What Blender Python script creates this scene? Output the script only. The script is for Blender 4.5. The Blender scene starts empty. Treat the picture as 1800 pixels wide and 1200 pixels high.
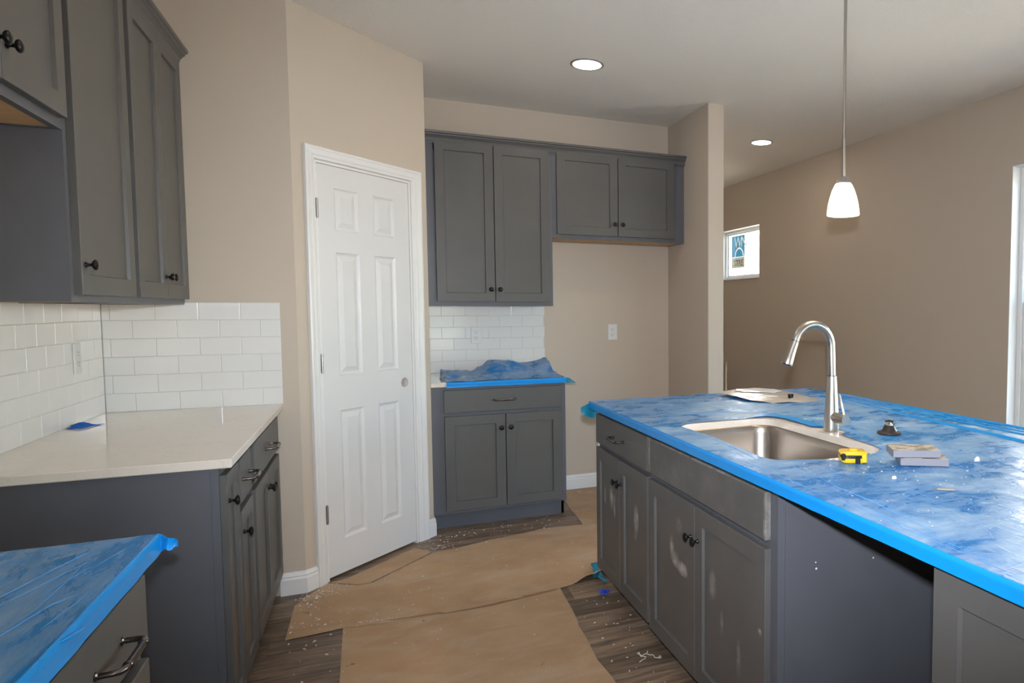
import bpy, bmesh, math, random
from mathutils import Vector, Matrix, noise as mn

S = bpy.context.scene
COL = S.collection
random.seed(7)
PI = math.pi

# ------------------------------------------------------------------ camera
cam_d = bpy.data.cameras.new('camera')
cam = bpy.data.objects.new('camera', cam_d)
COL.objects.link(cam)
cam.location = (0, 0, 1.3444)
cam.rotation_euler = (math.radians(90 - 3.485), 0, math.radians(-25.6422))
cam_d.sensor_width = 36
cam_d.lens = 1214.3 / 1800 * 36
cam_d.shift_x = (900 - 1236.83) / 1800
cam_d.shift_y = (615.76 - 600) / 1800
cam_d.clip_start = 0.02
S.camera = cam

# ------------------------------------------------------------------ world, sun, flash, exposure
S.view_settings.view_transform = 'Standard'
S.view_settings.look = 'None'
S.view_settings.gamma = 1
S.view_settings.use_curve_mapping = False
S.view_settings.exposure = 0.0
S.cycles.diffuse_bounces = 8
S.cycles.max_bounces = 16

W = bpy.data.worlds.new('sky')
S.world = W
W.use_nodes = True
wn = W.node_tree.nodes
wn.clear()
w_out = wn.new('ShaderNodeOutputWorld')
w_bg = wn.new('ShaderNodeBackground')
w_sky = wn.new('ShaderNodeTexSky')
w_sky.sky_type = 'NISHITA'
w_sky.sun_disc = False
w_sky.sun_elevation = math.radians(48)
w_sky.sun_rotation = math.radians(-80)
w_bg.inputs['Strength'].default_value = 1.5
W.node_tree.links.new(w_sky.outputs[0], w_bg.inputs['Color'])
W.node_tree.links.new(w_bg.outputs[0], w_out.inputs['Surface'])


def lamp(name, kind, loc, energy, color, **kw):
    d = bpy.data.lights.new(name, kind)
    d.energy = energy
    d.color = color
    for k, v in kw.items():
        setattr(d, k, v)
    o = bpy.data.objects.new(name, d)
    o.location = loc
    COL.objects.link(o)
    return o


SUN = lamp('sun', 'SUN', (-6, 6, 12), 44, (1, .92, .80), angle=math.radians(.6))
SUN.rotation_euler = (math.radians(-14), math.radians(-42), 0)
# the camera's own flash, some 10 cm above the lens
FLASH = lamp('camera_flash', 'SPOT', (0.0, 0.0, 1.446), 285, (.84, .91, 1.0), shadow_soft_size=.022, spot_size=math.radians(80), spot_blend=1.)
FLASH.rotation_euler = cam.rotation_euler
FLASH.scale = (1.45, 1, 1)
REC_EMIT = 52.0       # radiance of the recessed lamps' lenses
PENDANT_EMIT = 3.5    # radiance of the glass shade
PENDANT_BULB = 13.0    # watts of the bulb inside


# ------------------------------------------------------------------ helpers
def mat(name, col, rough=.5, metal=0., spec=.5, coat=0., emit=None, estr=0., alpha=1., trans=0., ior=1.45):
    m = bpy.data.materials.new(name)
    m.use_nodes = True
    b = m.node_tree.nodes['Principled BSDF']
    b.inputs['Base Color'].default_value = (*col, 1)
    b.inputs['Roughness'].default_value = rough
    b.inputs['Metallic'].default_value = metal
    b.inputs['Specular IOR Level'].default_value = spec
    b.inputs['Coat Weight'].default_value = coat
    b.inputs['Coat Roughness'].default_value = .08
    b.inputs['Alpha'].default_value = alpha
    b.inputs['Transmission Weight'].default_value = trans
    b.inputs['IOR'].default_value = ior
    if emit:
        b.inputs['Emission Color'].default_value = (*emit, 1)
        b.inputs['Emission Strength'].default_value = estr
    return m


class NT:
    """small node-tree writer"""
    def __init__(self, m):
        self.m = m
        self.t = m.node_tree
        self.b = self.t.nodes['Principled BSDF']

    def n(self, kind, **kw):
        x = self.t.nodes.new(kind)
        for k, v in kw.items():
            if k in x.inputs:
                x.inputs[k].default_value = v
            else:
                setattr(x, k, v)
        return x

    def l(self, a, b):
        self.t.links.new(a, b)

    def coord(self, scale=(1, 1, 1), loc=(0, 0, 0), rot=(0, 0, 0), src='Object'):
        tc = self.n('ShaderNodeTexCoord')
        mp = self.n('ShaderNodeMapping')
        mp.inputs['Scale'].default_value = scale
        mp.inputs['Location'].default_value = loc
        mp.inputs['Rotation'].default_value = rot
        self.l(tc.outputs[src], mp.inputs['Vector'])
        return mp.outputs[0]

    def noise(self, vec, scale, detail=4, rough=.55, dist=0.):
        x = self.n('ShaderNodeTexNoise')
        x.inputs['Scale'].default_value = scale
        x.inputs['Detail'].default_value = detail
        x.inputs['Roughness'].default_value = rough
        x.inputs['Distortion'].default_value = dist
        self.l(vec, x.inputs['Vector'])
        return x.outputs['Fac']

    def ramp(self, fac, stops):
        r = self.n('ShaderNodeValToRGB')
        e = r.color_ramp.elements
        while len(e) < len(stops):
            e.new(.5)
        for q, (p, c) in zip(e, stops):
            q.position = p
            q.color = (c, c, c, 1) if isinstance(c, (int, float)) else (*c, 1)
        self.l(fac, r.inputs[0])
        return r.outputs[0]

    def mix(self, fac, a, b, mode='MIX'):
        x = self.n('ShaderNodeMix', data_type='RGBA', blend_type=mode)
        for sock, v in ((x.inputs[0], fac), (x.inputs[6], a), (x.inputs[7], b)):
            if hasattr(v, 'is_linked'):
                self.l(v, sock)
            elif isinstance(v, (int, float)):
                sock.default_value = v
            else:
                sock.default_value = (*v, 1)
        return x.outputs[2]

    def math(self, op, a, b=None, clamp=False):
        x = self.n('ShaderNodeMath', operation=op, use_clamp=clamp)
        for i, v in enumerate((a, b)):
            if v is None:
                continue
            if hasattr(v, 'is_linked'):
                self.l(v, x.inputs[i])
            else:
                x.inputs[i].default_value = v
        return x.outputs[0]

    def bump(self, h, strength=.2, dist=.01, prev=None):
        x = self.n('ShaderNodeBump')
        x.inputs['Strength'].default_value = strength
        x.inputs['Distance'].default_value = dist
        self.l(h, x.inputs['Height'])
        if prev is not None:
            self.l(prev, x.inputs['Normal'])
        self.l(x.outputs[0], self.b.inputs['Normal'])
        return x.outputs[0]


class MB:
    """collects simple solids; build() links them as ONE mesh object"""
    def __init__(self):
        self.v, self.f = [], []

    def add(self, vs, fs, M=None):
        o = len(self.v)
        for p in vs:
            p = Vector(p)
            if M is not None:
                p = M @ p
            self.v.append(tuple(p))
        for f in fs:
            self.f.append(tuple(i + o for i in f))
        return self

    def box(self, x0, x1, y0, y1, z0, z1, c=0., M=None):
        if x0 > x1: x0, x1 = x1, x0
        if y0 > y1: y0, y1 = y1, y0
        if z0 > z1: z0, z1 = z1, z0
        if c <= 0:
            vs = [(x, y, z) for z in (z0, z1) for y in (y0, y1) for x in (x0, x1)]
            fs = [(0, 2, 3, 1), (4, 5, 7, 6), (0, 1, 5, 4), (2, 6, 7, 3), (0, 4, 6, 2), (1, 3, 7, 5)]
            return self.add(vs, fs, M)
        lo, hi = (x0, y0, z0), (x1, y1, z1)
        idx, vs = {}, []
        for sx in (0, 1):
            for sy in (0, 1):
                for sz in (0, 1):
                    s = (sx, sy, sz)
                    for a in range(3):
                        p = [(hi[i] - c if s[i] else lo[i] + c) for i in range(3)]
                        p[a] = hi[a] if s[a] else lo[a]
                        idx[(s, a)] = len(vs)
                        vs.append(tuple(p))
        fs = []
        for a in range(3):
            b, d = (a + 1) % 3, (a + 2) % 3
            for s in (0, 1):
                q = []
                for (i, j) in ((0, 0), (1, 0), (1, 1), (0, 1)):
                    k = [0, 0, 0]
                    k[a], k[b], k[d] = s, i, j
                    q.append(idx[(tuple(k), a)])
                fs.append(tuple(q))
            for i in (0, 1):
                for j in (0, 1):
                    k0, k1 = [0, 0, 0], [0, 0, 0]
                    k0[b], k0[d] = i, j
                    k1[b], k1[d] = i, j
                    k0[a], k1[a] = 0, 1
                    k0, k1 = tuple(k0), tuple(k1)
                    fs.append((idx[(k0, b)], idx[(k1, b)], idx[(k1, d)], idx[(k0, d)]))
        for sx in (0, 1):
            for sy in (0, 1):
                for sz in (0, 1):
                    s = (sx, sy, sz)
                    fs.append((idx[(s, 0)], idx[(s, 1)], idx[(s, 2)]))
        return self.add(vs, fs, M)

    def loops(self, rings, cap0=True, cap1=True, close=False, M=None):
        n = len(rings[0])
        vs = [p for r in rings for p in r]
        fs = []
        m = len(rings)
        for k in range(m if close else m - 1):
            a, b = k * n, ((k + 1) % m) * n
            for i in range(n):
                j = (i + 1) % n
                fs.append((a + i, a + j, b + j, b + i))
        if not close:
            if cap0: fs.append(tuple(range(n - 1, -1, -1)))
            if cap1: fs.append(tuple((m - 1) * n + i for i in range(n)))
        return self.add(vs, fs, M)

    def lathe(self, prof, n=24, M=None, cap0=True, cap1=True):
        rings = [[(r * math.cos(2 * PI * i / n), r * math.sin(2 * PI * i / n), z) for i in range(n)] for r, z in prof]
        return self.loops(rings, cap0, cap1, False, M)

    def tube(self, pts, rad, n=12, M=None, caps=True):
        pts = [Vector(p) for p in pts]
        rad = rad if isinstance(rad, (list, tuple)) else [rad] * len(pts)
        rings, ref = [], None
        for i, p in enumerate(pts):
            t = (pts[min(i + 1, len(pts) - 1)] - pts[max(i - 1, 0)]).normalized()
            if ref is None:
                ref = Vector((0, 0, 1)) if abs(t.z) < .9 else Vector((0, 1, 0))
            u = (ref - t * ref.dot(t)).normalized()
            ref = u
            w = t.cross(u)
            rings.append([tuple(p + (u * math.cos(2 * PI * k / n) + w * math.sin(2 * PI * k / n)) * rad[i]) for k in range(n)])
        return self.loops(rings, caps, caps, False, M)

    def prism(self, poly, z0, z1, M=None):
        return self.loops([[(x, y, z0) for x, y in poly], [(x, y, z1) for x, y in poly]], M=M)

    def rect_rings(self, x0, x1, z0, z1, prof, cap0=False, cap1=False, close=False, M=None):
        """rectangles in the xz plane stacked along -y: prof = (inset, y)"""
        rings = [[(x0 + a, y, z0 + a), (x1 - a, y, z0 + a), (x1 - a, y, z1 - a), (x0 + a, y, z1 - a)] for a, y in prof]
        return self.loops(rings, cap0, cap1, close, M)

    def mesh(self, name, smooth=None):
        me = bpy.data.meshes.new(name)
        me.from_pydata(self.v, [], self.f)
        bm = bmesh.new()
        bm.from_mesh(me)
        bmesh.ops.recalc_face_normals(bm, faces=bm.faces)
        bm.to_mesh(me)
        bm.free()
        if smooth is not None:
            me.polygons.foreach_set('use_smooth', [True] * len(me.polygons))
            me.set_sharp_from_angle(angle=math.radians(smooth))
        return me

    def build(self, name, m, parent=None, loc=(0, 0, 0), rot=(0, 0, 0), smooth=None):
        return link(name, self.mesh(name, smooth), m, parent, loc, rot)


def link(name, me, m=None, parent=None, loc=(0, 0, 0), rot=(0, 0, 0)):
    if m is not None and not me.materials:
        me.materials.append(m)
    o = bpy.data.objects.new(name, me)
    COL.objects.link(o)
    o.parent = parent
    o.location = loc
    o.rotation_euler = rot
    return o


def tag(o, label, cat, group=None):
    o['label'] = label
    o['category'] = cat
    if group:
        o['group'] = group
    return o


def thing(name, label, cat, loc=(0, 0, 0), rz=0., group=None):
    o = bpy.data.objects.new(name, None)
    o.empty_display_size = .05
    COL.objects.link(o)
    o.location = loc
    o.rotation_euler = (0, 0, rz)
    return tag(o, label, cat, group)


def struct(o, label=None):
    o['kind'] = 'structure'
    if label:
        o['label'] = label
    return o


def empty_struct(name, loc=(0, 0, 0), rz=0., label=None):
    o = bpy.data.objects.new(name, None)
    o.empty_display_size = .05
    COL.objects.link(o)
    o.location = loc
    o.rotation_euler = (0, 0, rz)
    return struct(o, label)


def seg_dist(p, a, b):
    ax, ay = a; bx, by = b; px, py = p
    dx, dy = bx - ax, by - ay
    L = dx * dx + dy * dy
    t = 0 if L == 0 else max(0, min(1, ((px - ax) * dx + (py - ay) * dy) / L))
    q = (ax + t * dx, ay + t * dy)
    return math.hypot(px - q[0], py - q[1]), q


def in_poly(p, poly):
    x, y = p
    r = False
    for i in range(len(poly)):
        (x1, y1), (x2, y2) = poly[i], poly[i - 1]
        if (y1 > y) != (y2 > y) and x < (x2 - x1) * (y - y1) / (y2 - y1) + x1:
            r = not r
    return r


def sheet(poly, cell, zf, thick=.0012, holes=()):
    """a thin sheet with outline poly (and holes), gridded, with height zf(x, y)"""
    xs, ys = [p[0] for p in poly], [p[1] for p in poly]
    x0, y0 = min(xs) - cell, min(ys) - cell
    nx, ny = int((max(xs) - x0) / cell) + 2, int((max(ys) - y0) / cell) + 2
    edges = [(L[i - 1], L[i]) for L in (poly, *holes) for i in range(len(L))]
    inside = lambda p: in_poly(p, poly) and not any(in_poly(p, h) for h in holes)
    P, ok = {}, {}
    for i in range(nx + 1):
        for j in range(ny + 1):
            p = (x0 + i * cell, y0 + j * cell)
            q = inside(p)
            if not q:
                d, c = min((seg_dist(p, a, b) for a, b in edges), key=lambda r: r[0])
                if d < cell * .72:
                    p, q = c, True
            P[i, j], ok[i, j] = p, q
    for c in poly:
        k = min(((i, j) for i in range(max(0, int((c[0] - x0) / cell) - 1), min(nx, int((c[0] - x0) / cell) + 2) + 1)
                 for j in range(max(0, int((c[1] - y0) / cell) - 1), min(ny, int((c[1] - y0) / cell) + 2) + 1) if ok[i, j]),
                key=lambda k: math.hypot(P[k][0] - c[0], P[k][1] - c[1]), default=None)
        if k: P[k] = c
    idx, vs, fs = {}, [], []
    def vid(k):
        if k not in idx:
            idx[k] = len(vs)
            vs.append((P[k][0], P[k][1], zf(*P[k])))
        return idx[k]
    for i in range(nx):
        for j in range(ny):
            q = [(i, j), (i + 1, j), (i + 1, j + 1), (i, j + 1)]
            if all(ok[k] for k in q):
                fs.append(tuple(vid(k) for k in q))
            else:
                for tri in ((0, 1, 2), (0, 2, 3), (0, 1, 3), (1, 2, 3)):
                    if all(ok[q[t]] for t in tri):
                        fs.append(tuple(vid(q[t]) for t in tri)); break
    m = MB()
    if thick <= 0:
        return m.add(vs, fs)
    n = len(vs)
    cnt = {}
    for f in fs:
        for a, b in zip(f, f[1:] + f[:1]):
            cnt[(min(a, b), max(a, b))] = cnt.get((min(a, b), max(a, b)), 0) + 1
    f2 = [tuple(reversed(f)) for f in fs]
    low = [(x, y, z - thick) for x, y, z in vs]
    fs2 = fs + [tuple(i + n for i in f) for f in f2]
    for (a, b), c in cnt.items():
        if c == 1: fs2.append((a, b, b + n, a + n))
    return m.add(vs + low, fs2)


def sweep(path, prof):
    """profile (out, z) swept along a plan polyline with mitred corners; out is to the right of the direction of travel"""
    pts = [Vector((p[0], p[1])) for p in path]
    rings = []
    for i, p in enumerate(pts):
        d0 = (p - pts[i - 1]).normalized() if i > 0 else None
        d1 = (pts[i + 1] - p).normalized() if i < len(pts) - 1 else None
        d0 = d0 or d1; d1 = d1 or d0
        n0, n1 = Vector((d0.y, -d0.x)), Vector((d1.y, -d1.x))
        m = (n0 + n1)
        m = m / m.dot(n0)
        rings.append([(p.x + m.x * o, p.y + m.y * o, z) for o, z in prof])
    return MB().loops(rings)


def hsh(*a):
    return (math.sin(sum(v * k for v, k in zip(a, (12.9898, 78.233, 37.719)))) * 43758.5453) % 1


# ------------------------------------------------------------------ materials
def m_wall():
    m = mat('wall_paint', (.555, .475, .392), .6, spec=.3)
    t = NT(m)
    t.bump(t.noise(t.coord(src='Object'), 260, 3), .08, .002)
    return m


def m_ceiling():
    m = mat('ceiling_paint', (.88, .835, .77), .85, spec=.2)
    t = NT(m)
    v = t.coord(src='Object')
    a = t.noise(t.coord((1., 1.7, 1.)), 24, 5, .6, 2.6)
    b = t.ramp(a, [(.47, 0.), (.60, 1.)])
    w = t.noise(v, 2.6, 2)
    h = t.math('MULTIPLY', b, t.ramp(w, [(.35, .25), (.65, 1.)]))
    t.bump(h, .38, .008)
    return m


def m_plank():
    m = mat('vinyl_plank', (.2, .15, .11), .45, spec=.4)
    t = NT(m)
    oi = t.n('ShaderNodeObjectInfo')
    off = t.math('MULTIPLY', oi.outputs['Random'], 37.)
    cx = t.n('ShaderNodeCombineXYZ')
    t.l(off, cx.inputs[0]); t.l(off, cx.inputs[1])
    tc = t.n('ShaderNodeTexCoord')
    ad = t.n('ShaderNodeVectorMath', operation='ADD')
    t.l(tc.outputs['Object'], ad.inputs[0]); t.l(cx.outputs[0], ad.inputs[1])
    mp = t.n('ShaderNodeMapping')
    mp.inputs['Scale'].default_value = (1.3, 16, 1)
    t.l(ad.outputs[0], mp.inputs['Vector'])
    g = t.noise(mp.outputs[0], 3.2, 8, .62, .6)
    mp2 = t.n('ShaderNodeMapping')
    mp2.inputs['Scale'].default_value = (1.2, 4, 1)
    t.l(ad.outputs[0], mp2.inputs['Vector'])
    k = t.noise(mp2.outputs[0], 2.4, 4, .6, 1.2)
    c = t.ramp(g, [(.30, (.095, .063, .043)), (.5, (.245, .170, .115)), (.72, (.39, .285, .20))])
    c = t.mix(t.ramp(k, [(.44, 0.), (.70, .7)]), c, (.088, .061, .044))
    tint = t.ramp(oi.outputs['Random'], [(0., .72), (1., 1.2)])
    c = t.mix(1., c, tint, 'MULTIPLY')
    d = t.noise(t.coord(src='Object'), 9, 6, .7)
    c = t.mix(t.ramp(d, [(.52, 0.), (.8, .45)]), c, (.34, .29, .25))
    t.l(c, t.b.inputs['Base Color'])
    t.bump(g, .15, .002)
    return m


def m_kraft():
    m = mat('kraft_paper', (.40, .25, .14), .75, spec=.25)
    t = NT(m)
    v = t.coord(src='Object')
    a = t.noise(v, 3.0, 5, .6)
    c = t.ramp(a, [(.3, (.43, .275, .16)), (.7, (.54, .365, .225))])
    d = t.noise(t.coord((1.2, 3.0, 1)), 2.3, 6, .65, .8)
    c = t.mix(t.ramp(d, [(.46, 0.), (.74, .6)]), c, (.56, .45, .35))       # plaster dust trodden in
    s = t.noise(v, 15, 3, .5)
    c = t.mix(t.ramp(s, [(.70, 0.), (.76, .75)]), c, (.17, .10, .055))      # oily spots
    f = t.noise(t.coord((1, 1, 1)), 420, 2)
    c = t.mix(.12, c, t.ramp(f, [(.3, .1), (.7, .9)]), 'OVERLAY')
    t.l(c, t.b.inputs['Base Color'])
    t.bump(t.noise(v, 7, 5, .6, .5), .25, .01)
    return m


GRAY = (.105, .100, .096)      # sprayed doors, drawers and mouldings
GRAY_SIDE = (.108, .109, .124)  # laminate box sides and frames; bluer than doors, mostly cool light put into colour


def m_cab(name='grey_paint', blobs=(), speck=0., gray=GRAY):
    """grey cabinet paint; blobs = (x, z, rx, rz, strength) dust prints rubbed onto a front"""
    m = mat(name, GRAY, .42, spec=.45)
    t = NT(m)
    base = t.mix(t.ramp(t.noise(t.coord(), 5, 3), [(.3, 0.), (.7, 1.)]), tuple(c * .95 for c in gray), tuple(c * 1.05 for c in gray))
    dust = None
    if blobs or speck:
        tc = t.n('ShaderNodeTexCoord')
        sp = t.n('ShaderNodeSeparateXYZ')
        t.l(tc.outputs['Object'], sp.inputs[0])
        nz = t.ramp(t.noise(tc.outputs['Object'], 26, 6, .65, .6), [(.38, 0.), (.62, 1.)])
        warp = t.math('MULTIPLY', t.math('SUBTRACT', t.noise(tc.outputs['Object'], 12, 3), .5), 1.1)
        for (x, z, rx, rz, st) in blobs:
            u = t.math('DIVIDE', t.math('SUBTRACT', sp.outputs[0], x), rx)
            w = t.math('DIVIDE', t.math('SUBTRACT', sp.outputs[2], z), rz)
            r = t.math('ADD', t.math('POWER', t.math('ABSOLUTE', u), 2.), t.math('POWER', t.math('ABSOLUTE', w), 2.))
            r = t.math('ADD', r, warp)
            k = t.math('MULTIPLY', t.math('SUBTRACT', 1., r, True), st, True)
            k = t.math('MULTIPLY', k, t.math('ADD', t.math('MULTIPLY', nz, .75), .25), True)
            dust = k if dust is None else t.math('MAXIMUM', dust, k)
        if speck:
            s1 = t.ramp(t.noise(tc.outputs['Object'], 95, 2), [(.66, 0.), (.74, 1.)])
            s2 = t.ramp(t.noise(tc.outputs['Object'], 6, 5, .7), [(.45, 0.), (.75, 1.)])
            k = t.math('MULTIPLY', t.math('ADD', t.math('MULTIPLY', s1, s2), t.math('MULTIPLY', s2, .28)), speck)
            dust = k if dust is None else t.math('MAXIMUM', dust, k)
        base = t.mix(dust, base, (.48, .44, .41))
    t.l(base, t.b.inputs['Base Color'])
    return m


def m_film(name, base=(.010, .185, .56), dustcol=(.40, .57, .76), soft=(.36, .70), amount=.85, rot=0., stretch=(1., .55), scale=1., swipes=1., beige=0.):
    """blue plastic film under a wiped layer of plaster dust"""
    m = mat(name, base, .30, spec=.2)
    t = NT(m)
    v = t.coord((stretch[0], stretch[1], 1), (0, 0, 0), (0, 0, rot))
    big = t.noise(v, 2.2 * scale, 3, .55, .4)
    mid = t.noise(v, 7. * scale, 10, .72, .6)
    f = t.math('ADD', t.math('MULTIPLY', big, .42), t.math('MULTIPLY', mid, .58))
    k = t.math('MULTIPLY', t.ramp(f, [(soft[0], 0.), (soft[1], 1.)]), amount)
    # wiped streaks where the dust is gone
    w = t.noise(t.coord((stretch[0] * 1.2, stretch[1] * 5.5, 1), (2, 5, 0), (0, 0, rot + .25)), 4.2 * scale, 7, .66, .5)
    wz = t.ramp(t.noise(v, 1.7 * scale, 2), [(.42, 0.), (.62, 1.)])
    sw = t.math('MULTIPLY', t.math('MULTIPLY', t.ramp(w, [(.52, 0.), (.62, 1.)]), wz), .75 * swipes)
    k = t.math('MULTIPLY', k, t.math('SUBTRACT', 1., sw))
    # fine dry scratches of dust
    fs = t.ramp(t.noise(t.coord((stretch[0] * 9, stretch[1] * 1.2, 1), (1, 1, 0), (0, 0, rot - .1)), 6. * scale, 6, .7, .3), [(.60, 0.), (.72, .55)])
    gr = t.ramp(t.noise(t.coord(), 130, 3, .6), [(.56, 0.), (.70, .4)])
    k = t.math('MAXIMUM', k, t.math('MULTIPLY', t.math('MAXIMUM', fs, gr), t.math('ADD', t.math('MULTIPLY', k, .6), .25)))
    c = t.mix(k, base, dustcol)
    if beige:
        b = t.ramp(t.noise(t.coord((stretch[0], stretch[1], 1), (7, 2, 0)), 2.6 * scale, 6, .65, .6), [(.57, 0.), (.68, beige)])
        c = t.mix(b, c, (.66, .56, .48))
    t.l(c, t.b.inputs['Base Color'])
    t.l(t.ramp(k, [(0., .24), (1., .55)]), t.b.inputs['Roughness'])
    cr = t.noise(t.coord((5, .9, 1), (0, 0, 0), (0, 0, .25)), 6, 4, .6, 1.2)
    n1 = t.bump(t.ramp(cr, [(.46, 0.), (.52, 1.), (.58, 0.)]), .10, .01)
    t.bump(t.noise(v, 40, 4, .6), .08, .004, n1)
    return m


def m_steel(name, rough=.28, col=(.60, .57, .54), stretch=(1, 1, 60), amp=.12):
    m = mat(name, col, rough, metal=1.)
    t = NT(m)
    g = t.noise(t.coord(stretch), 30, 4, .6)
    t.l(t.ramp(g, [(.3, rough - amp * .5), (.7, rough + amp)]), t.b.inputs['Roughness'])
    return m


def m_tile():
    m = mat('glazed_tile', (.76, .75, .735), .10, spec=.5, coat=.2)
    t = NT(m)
    t.bump(t.noise(t.coord(), 9, 1), .008, .004)
    return m


def m_quartz():
    m = mat('quartz', (.74, .68, .615), .07, spec=.5)
    t = NT(m)
    a = t.noise(t.coord(), 160, 3)
    c = t.ramp(a, [(.35, (.735, .662, .585)), (.6, (.755, .682, .605))])
    v = t.ramp(t.noise(t.coord(), 2.2, 6, .6, 1.8), [(.485, 0.), (.5, .25), (.515, 0.)])
    c = t.mix(v, c, (.6, .52, .45))
    t.l(c, t.b.inputs['Base Color'])
    return m


def m_wood():
    m = mat('maple_ply', (.60, .38, .19), .5)
    t = NT(m)
    g = t.noise(t.coord((12, 1.2, 1)), 4, 5, .6, .4)
    t.l(t.ramp(g, [(.3, (.52, .31, .14)), (.7, (.66, .43, .22))]), t.b.inputs['Base Color'])
    return m


def m_pane():
    m = bpy.data.materials.new('window_glass')
    m.use_nodes = True
    t = m.node_tree
    t.nodes.clear()
    o = t.nodes.new('ShaderNodeOutputMaterial')
    mx = t.nodes.new('ShaderNodeMixShader')
    tr = t.nodes.new('ShaderNodeBsdfTransparent')
    gl = t.nodes.new('ShaderNodeBsdfGlossy')
    lw = t.nodes.new('ShaderNodeLayerWeight')
    pw = t.nodes.new('ShaderNodeMath')
    pw.operation = 'POWER'
    pw.inputs[1].default_value = 5.
    fr = t.nodes.new('ShaderNodeMath')
    fr.operation = 'MULTIPLY_ADD'
    fr.inputs[1].default_value = .6
    fr.inputs[2].default_value = .04
    t.links.new(lw.outputs['Facing'], pw.inputs[0])
    t.links.new(pw.outputs[0], fr.inputs[0])
    tr.inputs[0].default_value = (.93, .96, .95, 1)
    gl.inputs['Roughness'].default_value = .02
    t.links.new(fr.outputs[0], mx.inputs[0])
    t.links.new(tr.outputs[0], mx.inputs[1])
    t.links.new(gl.outputs[0], mx.inputs[2])
    t.links.new(mx.outputs[0], o.inputs[0])
    return m


M_WALL, M_CEIL, M_PLANK, M_KRAFT, M_CAB = m_wall(), m_ceiling(), m_plank(), m_kraft(), m_cab()
M_SIDE = m_cab('grey_laminate_cool_light', gray=GRAY_SIDE)
M_TRIM = mat('trim_white', (.78, .77, .76), .32, spec=.5)
M_DOOR = mat('door_white', (.72, .71, .71), .35, spec=.45)
M_VINYL = mat('window_vinyl', (.80, .81, .80), .35)
M_TILE, M_QUARTZ, M_WOOD, M_PANE = m_tile(), m_quartz(), m_wood(), m_pane()
M_GROUT = mat('grout', (.54, .52, .50), .8)
M_KNOB = mat('black_bronze', (.018, .016, .015), .28, metal=.6)
M_PULL = m_steel('dark_nickel', .24, (.17, .15, .14), (1, 1, 1), .05)
M_STEEL = m_steel('brushed_nickel', .30, (.50, .465, .43), (1, 1, 1), .02)
M_SINK = m_steel('sink_steel', .34, (.40, .355, .315), (1, 1, 1), .01)
M_HINGE = m_steel('hinge_nickel', .35, (.42, .40, .38), (1, 1, 1), .05)
M_FILM = m_film('dusty_blue_film', (.016, .19, .52), (.40, .56, .72), (.435, .63), .97, .35, (.75, 1.25), 1.5, 1.1, beige=.3)
M_FILM_L = m_film('blue_film_left', (.012, .19, .52), (.38, .51, .66), (.42, .70), .75, -.25, (2.2, .5), 1.5, .15)
M_FILM_B = m_film('blue_film_back', (.015, .19, .52), (.46, .55, .66), (.44, .66), .8, 0., (1, 1), 2.6, 1., beige=1.)
M_FILM_EDGE = mat('clean_blue_film', (.006, .27, .74), .30, spec=.4)
M_FILM_RIDGE = mat('film_crease', (.10, .34, .68), .28, spec=.4)
M_FILM_TEAL = mat('teal_film', (.012, .20, .33), .25, spec=.5)
M_TAPE = mat('blue_masking_tape', (.02, .13, .52), .8, spec=.2)
M_PLASTIC = mat('white_plastic', (.72, .71, .70), .35)
M_DARK = mat('dark_slot', (.02, .02, .02), .6)
M_BLACK = mat('black_plastic', (.012, .012, .013), .32)
M_RUBBER = mat('black_rubber', (.03, .022, .02), .38)
M_YELLOW = mat('yellow_plastic', (.78, .50, .02), .35)
M_FOAM = mat('grey_foam', (.26, .25, .285), .8)
M_CRUMB = mat('plaster_white', (.74, .71, .67), .85)
M_PAPER = mat('white_paper', (.82, .82, .82), .5, coat=.3)
M_SCRAP = mat('wood_scrap', (.36, .30, .24), .8)
M_CHROME = mat('chrome', (.75, .75, .75), .08, metal=1.)
M_LENS = mat('lamp_lens', (.9, .9, .88), .4, emit=(1., .86, .68), estr=REC_EMIT)
M_RING = mat('satin_ring', (.34, .33, .32), .4, metal=.3)
M_SHADE = mat('opal_glass', (.9, .85, .75), .3, emit=(1., .78, .50), estr=PENDANT_EMIT)


def m_foam_top():
    m = mat('worn_foam_face', (.46, .40, .34), .85)
    t = NT(m)
    a = t.ramp(t.noise(t.coord((1, 2.2, 1)), 34, 3, .5), [(.47, 0.), (.58, 1.)])
    t.l(t.mix(a, (.50, .44, .37), (.20, .17, .14)), t.b.inputs['Base Color'])
    return m


M_FOAM_TOP = m_foam_top()

# ------------------------------------------------------------------ room shell
ZC = 2.739
XL, YR, YB, XR = -1.028, 3.709, 5.010, 3.72      # left wall, return wall, back wall, right wall (room faces)
D1, D2 = (-.3133, YR), (.3012, 4.3235)           # ends of the diagonal pantry wall
YF, YE = -4.2, 7.7                               # wall behind the camera, far end of the side hall
T = .12

fl = struct(MB().box(XL - T, XR + T, YF - T, YE + T, -.15, -.008).build('floor', M_PLANK), 'dark brown wood-look plank floor')
PW, PL = .178, 1.22
pcache = {}
y = -1.2
row = 0
while y < YE - .01:
    y1 = min(y + PW, YE)
    x = XL - (row * .437 % 1) * PL
    while x < XR:
        a, b = max(x, XL), min(x + PL, XR)
        if b - a > .03:
            key = (round(b - a, 3), round(y1 - y, 3))
            if key not in pcache:
                pcache[key] = MB().box(0, key[0] - .0012, 0, key[1] - .0012, -.008, 0, .0009).mesh('floor_plank')
            link('floor_plank', pcache[key], M_PLANK, fl, (a, y, 0))
        x += PL
    y += PW
    row += 1

struct(MB().box(XL - T, XR + T, YF - T, YE + T, ZC, ZC + .15).build('ceiling', M_CEIL), 'off-white ceiling with knockdown texture')


def wall(name, x0, x1, y0, y1, z0=0., z1=ZC, label=None):
    return struct(MB().box(x0, x1, y0, y1, z0, z1).build(name, M_WALL), label)


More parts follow.
